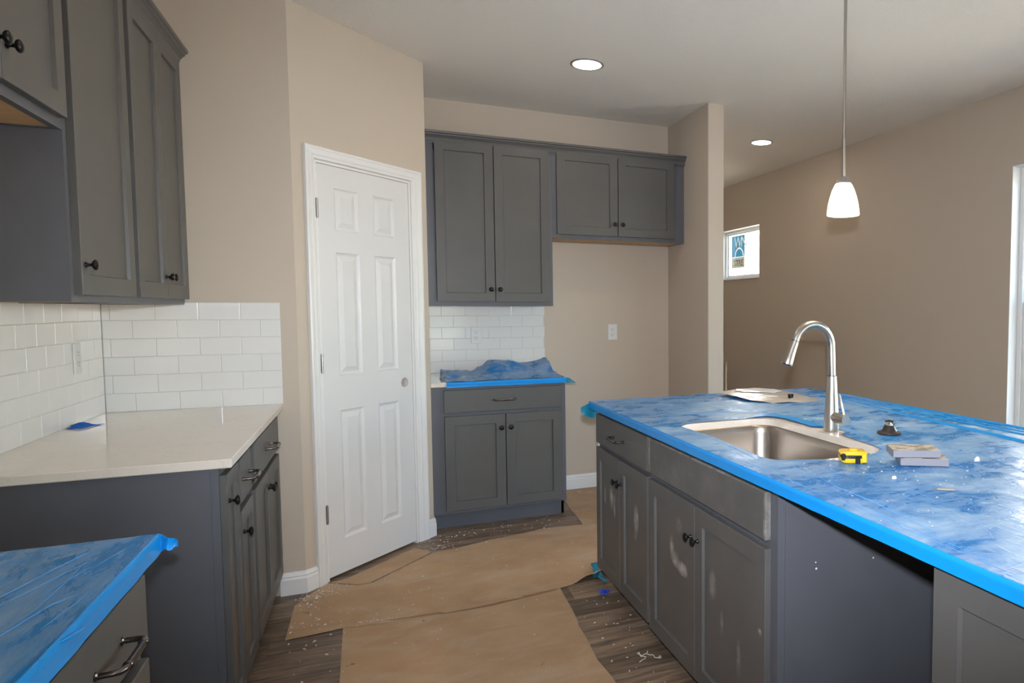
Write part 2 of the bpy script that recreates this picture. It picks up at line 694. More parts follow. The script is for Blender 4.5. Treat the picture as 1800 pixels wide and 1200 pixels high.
wall('wall_left', XL - T, XL, YF, YE, label='beige wall behind the left cabinets')
wall('wall_return', XL, D1[0] - .085, YR, YR + T, label='short beige wall at the end of the left counter')
wall('wall_back', XL, 2.098, YB, YB + T, label='beige back wall of the fridge recess')
wp = MB().box(2.098, 2.2187, 4.2983, YE, 0, ZC, .004)
struct(wp.build('wall_partition', M_WALL), 'beige wing wall beside the fridge recess, pale end facing us')
wall('wall_far', 2.2187, XR, YE, YE + T, label='end wall of the side hall')


def wall_holes(name, axis, c0, c1, a0, a1, holes, label):
    """wall slab between c0 and c1 on an axis, running a0..a1, with rectangular holes (a, b, z0, z1)"""
    m = MB()
    cuts = sorted({a0, a1, *[h[0] for h in holes], *[h[1] for h in holes]})
    for p, q in zip(cuts, cuts[1:]):
        hs = sorted([h for h in holes if h[0] <= p + 1e-6 and h[1] >= q - 1e-6], key=lambda h: h[2])
        z = 0.
        spans = []
        for h in hs:
            if h[2] > z: spans.append((z, h[2]))
            z = h[3]
        spans.append((z, ZC))
        for s, e in spans:
            if axis == 'x': m.box(c0, c1, p, q, s, e)
            else: m.box(p, q, c0, c1, s, e)
    return struct(m.build(name, M_WALL), label)


W1 = (6.385, 7.30, 1.665, 2.235)
W2 = (2.27, 3.182, .48, 2.252)
W3 = (1.23, 2.142, .48, 2.252)
W4 = (-1.35, .55, .06, 2.15)
wall_holes('wall_right', 'x', XR, XR + T + .02, YF, YE, [W1, W2, W3, W4], 'long taupe wall on the right')
FO = [(.2, 1.6, .5, 2.2)]
wall_holes('wall_front', 'y', YF - T, YF, XL, XR, FO, 'wall behind the viewer')

# diagonal pantry wall with its door opening: local x runs along the wall, local -y faces the room
SQ = math.sqrt(.5)
LEN = math.hypot(D2[0] - D1[0], D2[1] - D1[1])
SO, SE, ZO = .119, .741, 2.052
wd = MB()
wd.prism([(0, 0), (SO, 0), (SO, T), (-T * .41, T)], 0, ZC)
wd.prism([(SE, 0), (LEN, 0), (LEN + T * .41, T), (SE, T)], 0, ZC)
wd.box(SO, SE, 0, T, ZO, ZC)
# the return wall's mitred end and the wall from the diagonal to the back wall
o = wd.build('wall_pantry', M_WALL, None, (D1[0], D1[1], 0), (0, 0, PI / 4))
struct(o, 'angled beige wall holding the white pantry door')
struct(MB().prism([(D1[0] - .085, YR), (D1[0], YR), (D1[0] - .05, YR + T), (D1[0] - .085, YR + T)], 0, ZC).build('wall_return_corner', M_WALL))
struct(MB().prism([(D2[0], D2[1]), (D2[0], YB), (D2[0] - T, YB), (D2[0] - T, D2[1] + .05)], 0, ZC).build('wall_pantry_side', M_WALL))

# ------------------------------------------------------------------ pantry door
d1 = empty_struct('door_1', (D1[0], D1[1], 0), PI / 4, 'white six-panel pantry door in its casing')
jm = MB()
jm.box(SO, SO + .012, -.001, T, 0, ZO - .001)
jm.box(SE - .012, SE, -.001, T, 0, ZO - .001)
jm.box(SO + .012, SE - .012, -.001, T, ZO - .013, ZO - .001)
jm.box(SO + .012, SO + .024, .040, .055, 0, ZO - .013)
jm.box(SE - .024, SE - .012, .040, .055, 0, ZO - .013)
jm.build('door_jamb', M_TRIM, d1)
cas = [(0., -.016), (.004, -.019), (.012, -.019), (.016, -.0165), (.030, -.0135), (.040, -.0135), (.046, -.010), (.056, -.009), (.060, -.006), (.060, 0), (0, 0)]
CL, CR, CT = .060, .815, 2.112


def casing(pts, w):
    """pts = outer corner path, profile scaled to width w, towards the opening"""
    return pts


cw = SO - .006 - CL
wl = SO - .002 - CL
wr = CR - (SE + .002)
wt = CT - (ZO + .002)
ring = lambda x0, zt, x1, f: None
prof = [(a / .060, b) for a, b in cas]
for nm, rr in (('left', 0), ('right', 1), ('top', 2)):
    b = MB()
    rings = []
    if nm == 'left':
        for z, k in ((0, 0), (1, 1)):
            rings.append([(CL + a * wl, y_, 0 if z == 0 else CT - a * wt) for a, y_ in prof])
    elif nm == 'right':
        for z in (0, 1):
            rings.append([(CR - a * wr, y_, 0 if z == 0 else CT - a * wt) for a, y_ in prof])
    else:
        for e in (0, 1):
            rings.append([((CL + a * wl) if e == 0 else (CR - a * wr), y_, CT - a * wt) for a, y_ in prof])
    b.loops(rings)
    b.build('door_casing', M_TRIM, d1)

LX0, LX1, LZ0, LZ1 = .1335, .7265, .014, 2.037
LT = .035
xs_ = [(.231 - .0, .379), (.4765, .622)]
zs_ = [(.187, .836), (1.010, 1.620), (1.727, 1.932)]
leaf = MB()
HX, HZ, HR = .668, .932, .027
bx = sorted({LX0, LX1, *[v for p in xs_ for v in p], HX - .036, HX + .036})
bz = sorted({LZ0, LZ1, *[v for p in zs_ for v in p], HZ - .036, HZ + .036})
YL = .003
N_H = 24
for xa, xb in zip(bx, bx[1:]):
    for za, zb in zip(bz, bz[1:]):
        mx, mz = (xa + xb) / 2, (za + zb) / 2
        if any(p[0] < mx < p[1] for p in xs_) and any(p[0] < mz < p[1] for p in zs_):
            continue
        if abs(mx - HX) < .03 and abs(mz - HZ) < .03:
            circ, rect = [], []
            for i in range(N_H):
                a = 2 * PI * i / N_H + PI / 4
                c, s = math.cos(a), math.sin(a)
                k = .036 / max(abs(c), abs(s))
                rect.append((HX + c * k, YL, HZ + s * k))
                circ.append((HX + c * HR, YL, HZ + s * HR))
            deep = [(p[0], YL + .028, p[2]) for p in circ]
            leaf.loops([rect, circ, deep], cap0=False, cap1=False)
            continue
        leaf.add([(xa, YL, za), (xb, YL, za), (xb, YL, zb), (xa, YL, zb)], [(0, 1, 2, 3)])
leaf.rect_rings(LX0, LX1, LZ0, LZ1, [(0, YL), (0, YL + LT)], cap1=True)
lo = leaf.build('door_leaf', M_DOOR, d1)
for p in xs_:
    for q in zs_:
        pm = MB().rect_rings(p[0], p[1], q[0], q[1], [(0, YL), (.006, YL + .006), (.013, YL + .0085), (.017, YL + .0085), (.040, YL + .001), (.0405, YL + .0006)], cap1=True)
        pm.build('raised_panel', M_DOOR, lo)
ph = MB().lathe([(HR - .0005, 0), (HR - .0005, .002), (.017, .002), (.015, .006), (0.004, .006)], 24, Matrix.Translation((HX, YL + .027, HZ)) @ Matrix.Rotation(PI / 2, 4, 'X'))
ph.build('bored_knob_hole', mat('bare_mdf', (.46, .36, .32), .8), lo, smooth=40)
MB().box(.7262, .7285, .004, .03, .905, .96).build('strike_plate', M_HINGE, d1)
for hz in (1.823, 1.078, .335):
    hb = MB()
    for k in range(5):
        z0 = hz - .0445 + k * .0178
        hb.lathe([(.0062, z0 + .0006), (.0062, z0 + .0172)], 12, Matrix.Translation((.1265, -.004, 0)))
    hb.lathe([(.0035, hz - .048), (.0035, hz + .048)], 10, Matrix.Translation((.1265, -.004, 0)))
    hb.box(.127, .1345, -.002, .003, hz - .0445, hz + .0445)
    hb.build('hinge', M_HINGE, d1, smooth=40)

# ------------------------------------------------------------------ baseboards
BBP = [(0, 0), (.014, 0), (.014, .072), (.011, .082), (.0125, .088), (.008, .100), (.004, .106), (0, .106)]


def dpt(s, off=0.):
    return (D1[0] + SQ * s + SQ * off, D1[1] + SQ * s - SQ * off)


BBP_R = [(-a, z) for a, z in BBP]
struct(sweep([(-.417, YR), D1, dpt(CL - .001)], BBP).build('baseboard_return', M_TRIM), 'white baseboard left of the pantry door')
struct(sweep([dpt(CR + .001), D2, (D2[0], 4.372)], BBP).build('baseboard_pantry', M_TRIM), 'short white baseboard right of the pantry door')
struct(sweep([(1.1125, YB), (2.098, YB), (2.098, 4.2983), (2.2187, 4.2983), (2.2187, YE)], BBP).build('baseboard_back', M_TRIM), 'white baseboard in the fridge recess')
struct(sweep([(XR, YE), (XR, YF)], BBP).build('baseboard_right', M_TRIM), 'white baseboard along the right wall')


# ------------------------------------------------------------------ windows
def window(name, y0, y1, z0, z1, kind, label):
    w = empty_struct(name, (XR, y0, z0), 0, label)
    W_, H_ = y1 - y0, z1 - z0
    # drywall-lined reveal painted white
    r = MB()
    e = .003
    r.box(-.001, .10, 0, e, 0, H_); r.box(-.001, .10, W_ - e, W_, 0, H_)
    r.box(-.001, .10, e, W_ - e, H_ - e, H_)
    r.build('window_reveal', M_TRIM, w)
    MB().box(-.022, .10, e, W_ - e, 0, .014, .003).build('window_sill', M_TRIM, w)
    f = MB()
    a = .038 if kind == 'hung' else .030
    f.box(.07, .14, e, a, .014, H_ - e, .003); f.box(.07, .14, W_ - a, W_ - e, .014, H_ - e, .003)
    f.box(.07, .14, a, W_ - a, .014, .014 + a, .003); f.box(.07, .14, a, W_ - a, H_ - a, H_ - e, .003)
    f.build('window_frame', M_VINYL, w)
    sashes = [(.0 + .014 + a, H_ / 2 + .016, .082), (H_ / 2 - .016, H_ - a, .108)] if kind == 'hung' else [(.014 + a, H_ - a, .09)]
    for s0, s1, dx in sashes:
        sm = MB()
        t_ = .032 if kind == 'hung' else .016
        ya, yb = a + .002, W_ - a - .002
        sm.box(dx, dx + .024, ya, ya + t_, s0, s1, .002); sm.box(dx, dx + .024, yb - t_, yb, s0, s1, .002)
        sm.box(dx, dx + .024, ya + t_, yb - t_, s0, s0 + t_, .002); sm.box(dx, dx + .024, ya + t_, yb - t_, s1 - t_, s1, .002)
        so = sm.build('window_sash', M_VINYL, w)
        MB().box(dx + .010, dx + .014, ya + t_, yb - t_, s0 + t_, s1 - t_).build('window_pane', M_PANE, so)
    return w


window('window_1', *W1, 'fixed', 'small high window at the far end of the right wall')
window('window_2', *W2, 'hung', 'tall white window at the right edge')
window('window_3', *W3, 'hung', 'tall window nearer than the one in view')
window('window_4', *W4, 'fixed', 'patio window out of view on the right wall')
for i, h in enumerate(FO):
    w = empty_struct('window_%d' % (5 + i), (h[0], YF, h[2]))
    f = MB()
    Wd, Hd = h[1] - h[0], h[3] - h[2]
    f.box(0, .05, -.10, -.02, 0, Hd); f.box(Wd - .05, Wd, -.10, -.02, 0, Hd)
    f.box(.05, Wd - .05, -.10, -.02, 0, .05); f.box(.05, Wd - .05, -.10, -.02, Hd - .05, Hd)
    f.box(Wd / 2 - .03, Wd / 2 + .03, -.10, -.02, .05, Hd - .05)
    f.build('window_frame', M_VINYL, w)
    MB().box(.05, Wd - .05, -.062, -.058, .05, Hd - .05).build('window_pane', M_PANE, w)

# ------------------------------------------------------------------ outside: ground, neighbour's wall
g_o = MB().box(-40, 60, -40, 60, -.45, -.25)
struct(g_o.build('ground', mat('bare_soil', (.55, .50, .44), .9)), 'bare ground outside')
nh = thing('neighbour_house', 'pale unfinished house outside the small high window', 'house', (9.0, 17., -.25))
MB().box(0, 5, -16, 14, 0, 8).build('house_wall', mat('pale_siding', (.82, .80, .77), .8), nh)
MB().box(-.012, 0, -.78, 2.6, 2.985, 3.555).build('wrap_panel', mat('blue_wrap', (.004, .020, .034), .9, spec=0.), nh)


def text_part(txt, size, col, parent, loc, rot, name, extr=.003):
    c = bpy.data.curves.new(name, 'FONT')
    c.body = txt
    c.size = size
    c.extrude = extr
    c.offset = -.004 if size > .3 else 0.
    o_ = bpy.data.objects.new(name, c)
    c.materials.append(col)
    COL.objects.link(o_)
    me = bpy.data.meshes.new_from_object(o_)
    bpy.data.objects.remove(o_)
    return link(name, me, col, parent, loc, rot)


M_WPRINT = mat('white_print', (.060, .061, .061), .9, spec=0.)
RN = (PI / 2, 0, -PI / 2)
text_part('W', .42, M_WPRINT, nh, (-.016, -.22, 3.23), RN, 'printed_letter')
text_part('N', .42, M_WPRINT, nh, (-.016, -.60, 3.23), RN, 'printed_letter')
ar = MB()
for k in range(12):
    a0, a1 = PI * k / 12, PI * (k + 1) / 12
    ar.add([(-.016, -.50 + math.cos(a) * r, 2.99 + math.sin(a) * r) for a, r in ((a0, .20), (a1, .20), (a1, .25), (a0, .25))] +
           [(-.013, -.50 + math.cos(a) * r, 2.99 + math.sin(a) * r) for a, r in ((a0, .20), (a1, .20), (a1, .25), (a0, .25))],
           [(0, 1, 2, 3), (7, 6, 5, 4), (0, 1, 5, 4), (2, 3, 7, 6)])
ar.build('printed_arc', M_WPRINT, nh)
MB().box(-.008, 0, -.78, .3, 2.69, 2.975).build('print_band', mat('pale_print_band', (.034, .031, .026), .9, spec=0.), nh)
text_part('STRE', .24, mat('grey_print', (.008, .008, .007), .9, spec=0.), nh, (-.012, -.20, 2.74), RN, 'printed_word')


# ------------------------------------------------------------------ tiled backsplashes
TW, TH, TP, TPZ, CH = .1524, .0762, .154, .0778, .904
tcache = {}


def tile_mesh(w, h):
    k = (round(w, 4), round(h, 4))
    if k not in tcache:
        m = MB()
        m.rect_rings(0, k[0], 0, k[1], [(0, .0052), (0, .0010), (.0010, .0002), (.0022, 0)], cap0=True, cap1=True)
        tcache[k] = m.mesh('tile')
    return tcache[k]


def backsplash(label, L, offs, loc, rz, rows=6, skip=None, zoff=0.):
    """tiles in local x 0..L, front at local y=0; offs[k%2] = position of one joint in that row"""
    t = thing('tile_backsplash', label, 'backsplash', loc, rz)
    MB().box(0, L, .0012, .0052, 0, rows * TPZ + zoff).build('grout', M_GROUT, t)
    for r in range(rows):
        x = offs[r % 2] - math.ceil(offs[r % 2] / TP) * TP
        while x < L - .002:
            a, b = max(x, 0) + .0008, min(x + TP, L) - .0008
            if b - a > .008:
                link('tile', tile_mesh(b - a, TH), M_TILE, t, (a, 0, r * TPZ + .0008))
            x += TP
    return t


# return wall: local x = world x, front at y = YR - .006
backsplash('white subway tile at the end of the left counter, facing us', .643, (-.9201 + 1.022, -.9946 + 1.022), (-1.022, YR - .006, CH), 0)
# left wall: front faces +x, so local x runs along +y
backsplash('white subway tile along the left wall under the cabinets', YR - .006 - 1.62, (2.9224 - 1.62, 2.8366 - 1.62), (XL + .006, 1.62, CH), PI / 2)
# back wall
backsplash('white subway tile between the back cabinets', 1.1255 - .3012, (.5031 - .3012, .5031 - .3012 + .077), (.3012, YB - .006, CH), 0)


# ------------------------------------------------------------------ outlets
def outlet(label, loc, rz):
    t = thing('wall_outlet', label, 'outlet', loc, rz, 'wall outlets')
    MB().box(-.036, .036, -.0055, 0, -.058, .058, .0022).build('cover_plate', M_PLASTIC, t)
    for s in (-1, 1):
        m = MB()
        pts = []
        for i in range(20):
            a = 2 * PI * i / 20
            pts.append((max(-.0165, min(.0165, .0185 * math.cos(a))), .0145 * math.sin(a)))
        m.loops([[(px_, -.0055, s * .0195 + pz) for px_, pz in pts], [(px_ * .96, -.0078, s * .0195 + pz * .96) for px_, pz in pts]])
        f = m.build('receptacle', M_PLASTIC, t)
        d = MB()
        d.box(-.0078, -.0058, -.0081, -.0076, s * .0195 + .0005, s * .0195 + .0085)
        d.box(.0056, .0074, -.0081, -.0076, s * .0195 + .0012, s * .0195 + .0078)
        d.lathe([(.0025, .0076), (.0025, .0081)], 10, Matrix.Translation((0, 0, s * .0195 - .007)) @ Matrix.Rotation(PI / 2, 4, 'X'))
        d.build('slots', M_DARK, f)
    MB().lathe([(.0028, .0055), (.0022, .0064)], 10, Matrix.Rotation(PI / 2, 4, 'X')).build('screw', M_PLASTIC, t)
    return t


outlet('white outlet in the left wall tile above the tape scrap', (XL + .006, 3.412, 1.153), PI / 2)
outlet('white outlet in the back tile over the crumpled film', (.652, YB - .006, 1.159), 0)
outlet('white outlet on the beige wall of the fridge recess', (1.639, YB, 1.166), 0)


# ------------------------------------------------------------------ cabinet hardware
def mb_knob():
    return MB().lathe([(.0075, 0), (.0075, .003), (.0045, .006), (.0042, .012), (.006, .015), (.0125, .018), (.0152, .0215), (.0150, .0245), (.011, .0275), (.004, .029)], 20,
                      Matrix.Rotation(PI / 2, 4, 'X'))


KNOB_ME = mb_knob().mesh('knob', 50)


def mb_pull(L=.128):
    m = MB()
    h = .034
    for s in (-1, 1):
        x = s * L / 2
        R = Matrix.Translation((x, 0, 0)) @ Matrix.Rotation(PI / 2, 4, 'X')
        m.lathe([(.0075, 0), (.0075, .0022), (.0052, .0042), (.0048, .012)], 14, R)
        m.tube([(x, -.008, 0), (x, -.022, 0), (x - s * .003, -.030, 0), (x - s * .010, -h, 0), (x - s * .02, -h - .001, 0)], [.0048, .0048, .0050, .0056, .0056], 12)
        m.tube([(x - s * .019, -h - .001, 0), (x - s * .021, -h - .001, 0), (x - s * .024, -h - .001, 0), (x - s * .026, -h - .001, 0)], [.0062, .0076, .0076, .0062], 14)
    m.tube([(-L / 2 + .022, -h - .001, 0), (0, -h - .0015, 0), (L / 2 - .022, -h - .001, 0)], [.0060, .0064, .0060], 14)
    return m


PULL_ME = mb_pull().mesh('pull', 45)
DT = .019      # door thickness
ST = .056      # stile width


def add_door(cab, x0, x1, z0, z1, knob=None, m=None, st=ST):
    """shaker door on the cabinet's front plane (local y=0); knob = (side, z)"""
    m = m or M_CAB
    w, h = x1 - x0, z1 - z0
    f = MB().rect_rings(0, w, 0, h, [(0, -.0005), (0, -DT + .0015), (.0015, -DT), (st, -DT), (st + .0028, -DT + .0094), (st + .0028, -.0005)], close=True)
    d = f.build('door', m, cab, (x0, 0, z0))
    MB().box(st + .002, w - st - .002, -DT + .0095, -.001, st + .002, h - st - .002).build('door_panel', m, d)
    if knob:
        kx = st * .47 if knob[0] == 'l' else w - st * .47
        link('knob', KNOB_ME, M_KNOB, d, (kx, -DT, knob[1] - z0))
    return d


def add_drawer(cab, x0, x1, z0, z1, pull=True, m=None, name='drawer_front'):
    w, h = x1 - x0, z1 - z0
    d = MB().box(0, w, -DT, -.0005, 0, h, .0018).build(name, m or M_CAB, cab, (x0, 0, z0))
    if pull:
        link('pull', PULL_ME, M_PULL, d, (w / 2 if pull is True else pull, -DT, h / 2))
    return d


def carcass(cab, W_, D_, z0, z1, toe=False, open_top=False, ff=(.038, .038, .038, .038), m=None, wood_bottom=False, mid=(), sides_to_floor=(True, True)):
    """panels of a box W_ wide (local x), D_ deep (local +y); face frame in front. ff = left, right, bottom, top widths"""
    m = m or M_CAB
    t_ = .016
    f0 = .019
    b = MB()
    zb = .102 if toe else z0
    for side, x in ((0, 0), (1, W_ - t_ - .0006)):
        if toe:
            b.prism([(f0 + .001, zb), (D_, zb), (D_, 0), (.075, 0), (.075, zb - .0001), (f0 + .001, zb - .0001)], x, x + t_, Matrix(((0, 0, 1, 0), (1, 0, 0, 0), (0, 1, 0, 0), (0, 0, 0, 1))))
        b.box(x, x + t_, f0, D_, zb, z1)
    b.box(t_, W_ - t_, D_ - .006, D_, zb, z1)
    b.box(t_, W_ - t_, f0, D_ - .006, zb + (.012 if wood_bottom else 0), zb + .026)
    if not open_top:
        b.box(t_, W_ - t_, f0, D_ - .006, z1 - .016, z1)
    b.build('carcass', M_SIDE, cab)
    fm = MB()
    l, r, bo, to = ff
    fm.box(0, l, 0, f0, zb, z1); fm.box(W_ - r, W_ - .0006, 0, f0, zb, z1)
    fm.box(l, W_ - r, 0, f0, zb, zb + bo); fm.box(l, W_ - r, 0, f0, z1 - to, z1)
    for q in mid:
        if q[0] == 'rail': fm.box(l, W_ - r, 0.0004, f0, q[1] - .019, q[1] + .019)
        else: fm.box(q[1] - .019, q[1] + .019, .0004, f0, zb + bo, z1 - to)
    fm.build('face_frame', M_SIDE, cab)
    if toe:
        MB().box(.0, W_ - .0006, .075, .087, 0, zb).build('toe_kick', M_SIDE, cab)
    if wood_bottom:
        MB().box(t_, W_ - t_, f0, D_ - .006, zb + .002, zb + .0118).build('wood_underside', M_WOOD, cab)


ZB = .876     # tops of the base cabinets
# ------------------------------------------------------------------ left wall: upper run (fronts face +x; local x = world +y)
XUF = -.734
UD = XUF - XL
UB, UT = 1.3615, 2.420
RL = PI / 2
c = thing('wall_cabinet', 'short grey wall cabinet over the range gap, pale wood underside', 'cabinet', (XUF, 1.677, 0), RL)
carcass(c, .762, UD, 1.821, UT, wood_bottom=True)
add_door(c, .020, .3795, 1.848, 2.398, ('r', 1.928))
add_door(c, .3825, .742, 1.848, 2.398, ('l', 1.928))
c = thing('wall_cabinet', 'tall grey wall cabinet with one door and one knob, left wall', 'cabinet', (XUF, 2.4392, 0), RL)
carcass(c, .534, UD, UB, UT, wood_bottom=True)
add_door(c, .0246, .5095, 1.382, 2.398, ('l', 1.4655))
c = thing('wall_cabinet', 'grey wall cabinet with two narrow doors against the tiled end wall', 'cabinet', (XUF, 2.9737, 0), RL)
carcass(c, YR - 2.9737 - .001, UD, UB, UT, wood_bottom=True)
add_door(c, .0235, .3795, 1.384, 2.398, ('r', 1.466))
add_door(c, .3825, .7285, 1.384, 2.398, ('l', 1.466))

CRP = [(0, -.045), (.010, -.045), (.011, -.040), (.016, -.036), (.018, -.030), (.023, -.016), (.034, -.003), (.040, .001), (.041, .008), (.050, .012), (.052, .024), (.048, .026), (0, .026)]
cr = sweep([(XUF, YR - .001), (XUF, 1.62)], [(-a, b + 2.425) for a, b in CRP])
tag(cr.build('crown_moulding', M_CAB), 'grey crown moulding on top of the left wall cabinets', 'moulding')

# ------------------------------------------------------------------ left wall: base run
XBF = -.4195
BD = XBF - XL
c = thing('base_cabinet', 'narrow grey base cabinet with one full-height door beside the range gap', 'cabinet', (XBF, 2.430, 0), RL)
carcass(c, .225, BD, 0, ZB, toe=True, ff=(.019, .019, .038, .032))
add_door(c, .008, .206, .118, .850, ('l', .768), st=.046)
# finished end panel towards the range gap
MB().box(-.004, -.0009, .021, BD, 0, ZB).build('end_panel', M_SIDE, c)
c = thing('base_cabinet', 'grey base cabinet with one drawer over one narrow door, left run', 'cabinet', (XBF, 2.6555, 0), RL)
carcass(c, .277, BD, 0, ZB, toe=True, ff=(.019, .038, .038, .032), mid=[('rail', .692)])
add_drawer(c, .004, .228, .705, .850)
add_door(c, .004, .250, .118, .680, ('l', .607), st=.05)
c = thing('base_cabinet', 'grey base cabinet with wide drawer and two doors next to the end wall', 'cabinet', (XBF, 2.933, 0), RL)
carcass(c, YR - 2.933 - .001, BD, 0, ZB, toe=True, mid=[('rail', .692)])
add_drawer(c, .025, .745, .705, .850)
add_door(c, .025, .3835, .118, .680, ('r', .608))
add_door(c, .3865, .745, .118, .680, ('l', .608))
wt_ = MB().box(XL, -.382, 2.405, YR - .0005, ZB + .001, CH, .0025).build('worktop', M_QUARTZ)
tag(wt_, 'bare pale quartz worktop on the left base cabinets', 'worktop')

# near left drawer unit
c = thing('drawer_cabinet', 'grey drawer cabinet under the blue film at bottom left', 'cabinet', (XBF, .90, 0), RL)
carcass(c, .740, BD, 0, ZB, toe=True, mid=[('rail', .692), ('rail', .40)])
for z0, z1 in ((.709, .842), (.415, .680), (.118, .385)):
    add_drawer(c, .025, .7155, z0, z1, pull=.48 if z0 > .6 else True)
c2 = thing('drawer_cabinet', 'grey cabinet left of the frame, beside the near drawer unit', 'cabinet', (XBF, .14, 0), RL)
carcass(c2, .758, BD, 0, ZB, toe=True)
add_door(c2, .03, .372, .118, .85, ('r', .78))
add_door(c2, .378, .73, .118, .85, ('l', .78))
tag(MB().box(XL, -.389, .12, 1.650, ZB + .001, CH - .0022, .002).build('worktop', M_QUARTZ), 'worktop hidden under blue film at bottom left', 'worktop')

# ------------------------------------------------------------------ back wall: base, worktop, uppers
YBF = 4.371
c = thing('base_cabinet', 'grey base cabinet with a wide drawer and two doors against the back wall', 'cabinet', (.3030, YBF, 0), 0)
carcass(c, .8075, YB - YBF - .001, 0, ZB, toe=True, ff=(.0725, .038, .038, .038), mid=[('rail', .704)])
add_drawer(c, .071, .778, .718, .855)
add_door(c, .073, .426, .121, .696, ('r', .612))
add_door(c, .431, .778, .121, .696, ('l', .612))
tag(MB().box(.3017, 1.108, YBF - .033, YB - .0065, ZB + .001, CH, .0025).build('worktop', M_QUARTZ), 'quartz worktop on the back base cabinet, half under crumpled film', 'worktop')
YUF = 4.704
c = thing('wall_cabinet', 'tall grey two-door wall cabinet on the back wall right of the pantry', 'cabinet', (.3020, YUF, 0), 0)
carcass(c, .8175, YB - YUF - .001, UB, UT, ff=(.07, .038, .038, .038))
add_door(c, .0765, .4322, 1.388, 2.397, ('r', 1.468))
add_door(c, .4368, .7940, 1.388, 2.397, ('l', 1.468))
c = thing('wall_cabinet', 'short grey two-door cabinet over the empty fridge recess', 'cabinet', (1.1200, YUF, 0), 0)
carcass(c, .9775, YB - YUF - .001, 1.8225, UT, ff=(.038, .086, .038, .038), wood_bottom=True)
add_door(c, .0295, .4600, 1.8485, 2.403, ('r', 1.931))
add_door(c, .4650, .8915, 1.8485, 2.403, ('l', 1.931))
cr = sweep([(.3017, YUF), (2.0975, YUF)], [(a, b + 2.425) for a, b in CRP])
tag(cr.build('crown_moulding', M_CAB), 'grey crown moulding on top of the back wall cabinets', 'moulding')

# ------------------------------------------------------------------ island (fronts face -x; local x = world -y)
XIF = .967
RI = -PI / 2
ID = .60
dust_far_l = m_cab('grey_paint_dusted_a', [(.105, .37, .014, .05, .8), (.20, .385, .030, .065, 1.), (.25, .35, .026, .06, 1.)], .10)
dust_far_r = m_cab('grey_paint_dusted_b', [(.185, .37, .032, .075, 1.), (.175, .31, .015, .035, .8)], .08)
dust_sl = m_cab('grey_paint_dusted_c', [(.205, .385, .022, .055, .75), (.235, .35, .038, .032, .9), (.30, .335, .055, .028, .9), (.352, .378, .014, .035, .75), (.268, .48, .03, .035, .3), (.0, .05, .012, .06, .6)], .12)
dust_sr = m_cab('grey_paint_dusted_d', [(.115, .367, .028, .055, .5), (.18, .27, .013, .055, .4), (.43, .35, .012, .012, .9), (.29, .20, .016, .07, .4)], .10)
dust_ff = m_cab('grey_paint_dusted_e', [(.012, .07, .012, .12, .7), (.88, .06, .010, .14, .5), (.45, .134, .5, .006, .6)], .45)
dust_dr = m_cab('grey_paint_dusted_f', [], .12)
c = thing('base_cabinet', 'grey island cabinet with a drawer and two dust-smeared doors, far end', 'cabinet', (XIF, 3.166, 0), RI)
carcass(c, .691, ID, 0, ZB, toe=True, ff=(.02, .02, .038, .03), mid=[('rail', .698)])
add_drawer(c, .008, .681, .711, .848, m=dust_dr)
add_door(c, .008, .343, .108, .690, ('r', .588), dust_far_l, st=.055)
add_door(c, .346, .679, .108, .690, ('l', .588), dust_far_r, st=.055)
c = thing('sink_cabinet', 'grey sink cabinet with a scuffed false front over two dusty doors', 'cabinet', (XIF, 2.4745, 0), RI)
carcass(c, .9215, ID, 0, ZB, toe=True, open_top=True, ff=(.02, .038, .038, .03), mid=[('rail', .700)])
add_drawer(c, .003, .887, .713, .848, False, dust_ff, 'false_front')
add_door(c, .009, .4275, .098, .690, ('r', .580), dust_sl)
add_door(c, .4295, .886, .098, .690, ('l', .580), dust_sr)
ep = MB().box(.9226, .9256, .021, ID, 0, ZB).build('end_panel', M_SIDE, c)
for cx_, cz_, r_ in ((1.0868, .6454, .0022), (1.0889, .6274, .0035), (1.2865, .6265, .0028)):
    MB().lathe([(r_, 0), (r_ * .6, .0012), (r_ * .1, .0018)], 7, Matrix.Translation((.9256, cx_ - XIF, cz_)) @ Matrix.Rotation(PI / 2, 4, 'Y')).build('paint_fleck', M_CRUMB, ep)
c = thing('base_cabinet', 'grey island cabinet with a full-height door at bottom right', 'cabinet', (XIF, .9685, 0), RI)
carcass(c, .455, ID, 0, ZB, toe=True, ff=(.019, .019, .038, .019))
add_door(c, .001, .452, .112, .8655, None, st=.062)
# panelled back of the island
pb = MB()
pb.box(XIF + ID + .001, XIF + ID + .020, .5135, 3.166, 0, ZB)
tag(pb.build('island_back_panel', M_CAB), 'grey back panel of the island on the seating side', 'panel')
outlet('white outlet on the far end of the island, seen edge-on', (.997, 3.1665, .735), PI)

# island worktop with the sink cut-out
IX0, IX1, IY0, IY1 = .922, 2.172, .45, 3.178
SX0, SX1, SY0, SY1 = 1.028, 1.436, 1.655, 2.392


def rrect(x0, x1, y0, y1, r, n=6):
    p = []
    for cx_, cy_, a0 in ((x1 - r, y1 - r, 0), (x0 + r, y1 - r, PI / 2), (x0 + r, y0 + r, PI), (x1 - r, y0 + r, 1.5 * PI)):
        for i in range(n + 1):
            a = a0 + PI / 2 * i / n
            p.append((cx_ + r * math.cos(a), cy_ + r * math.sin(a)))
    return p


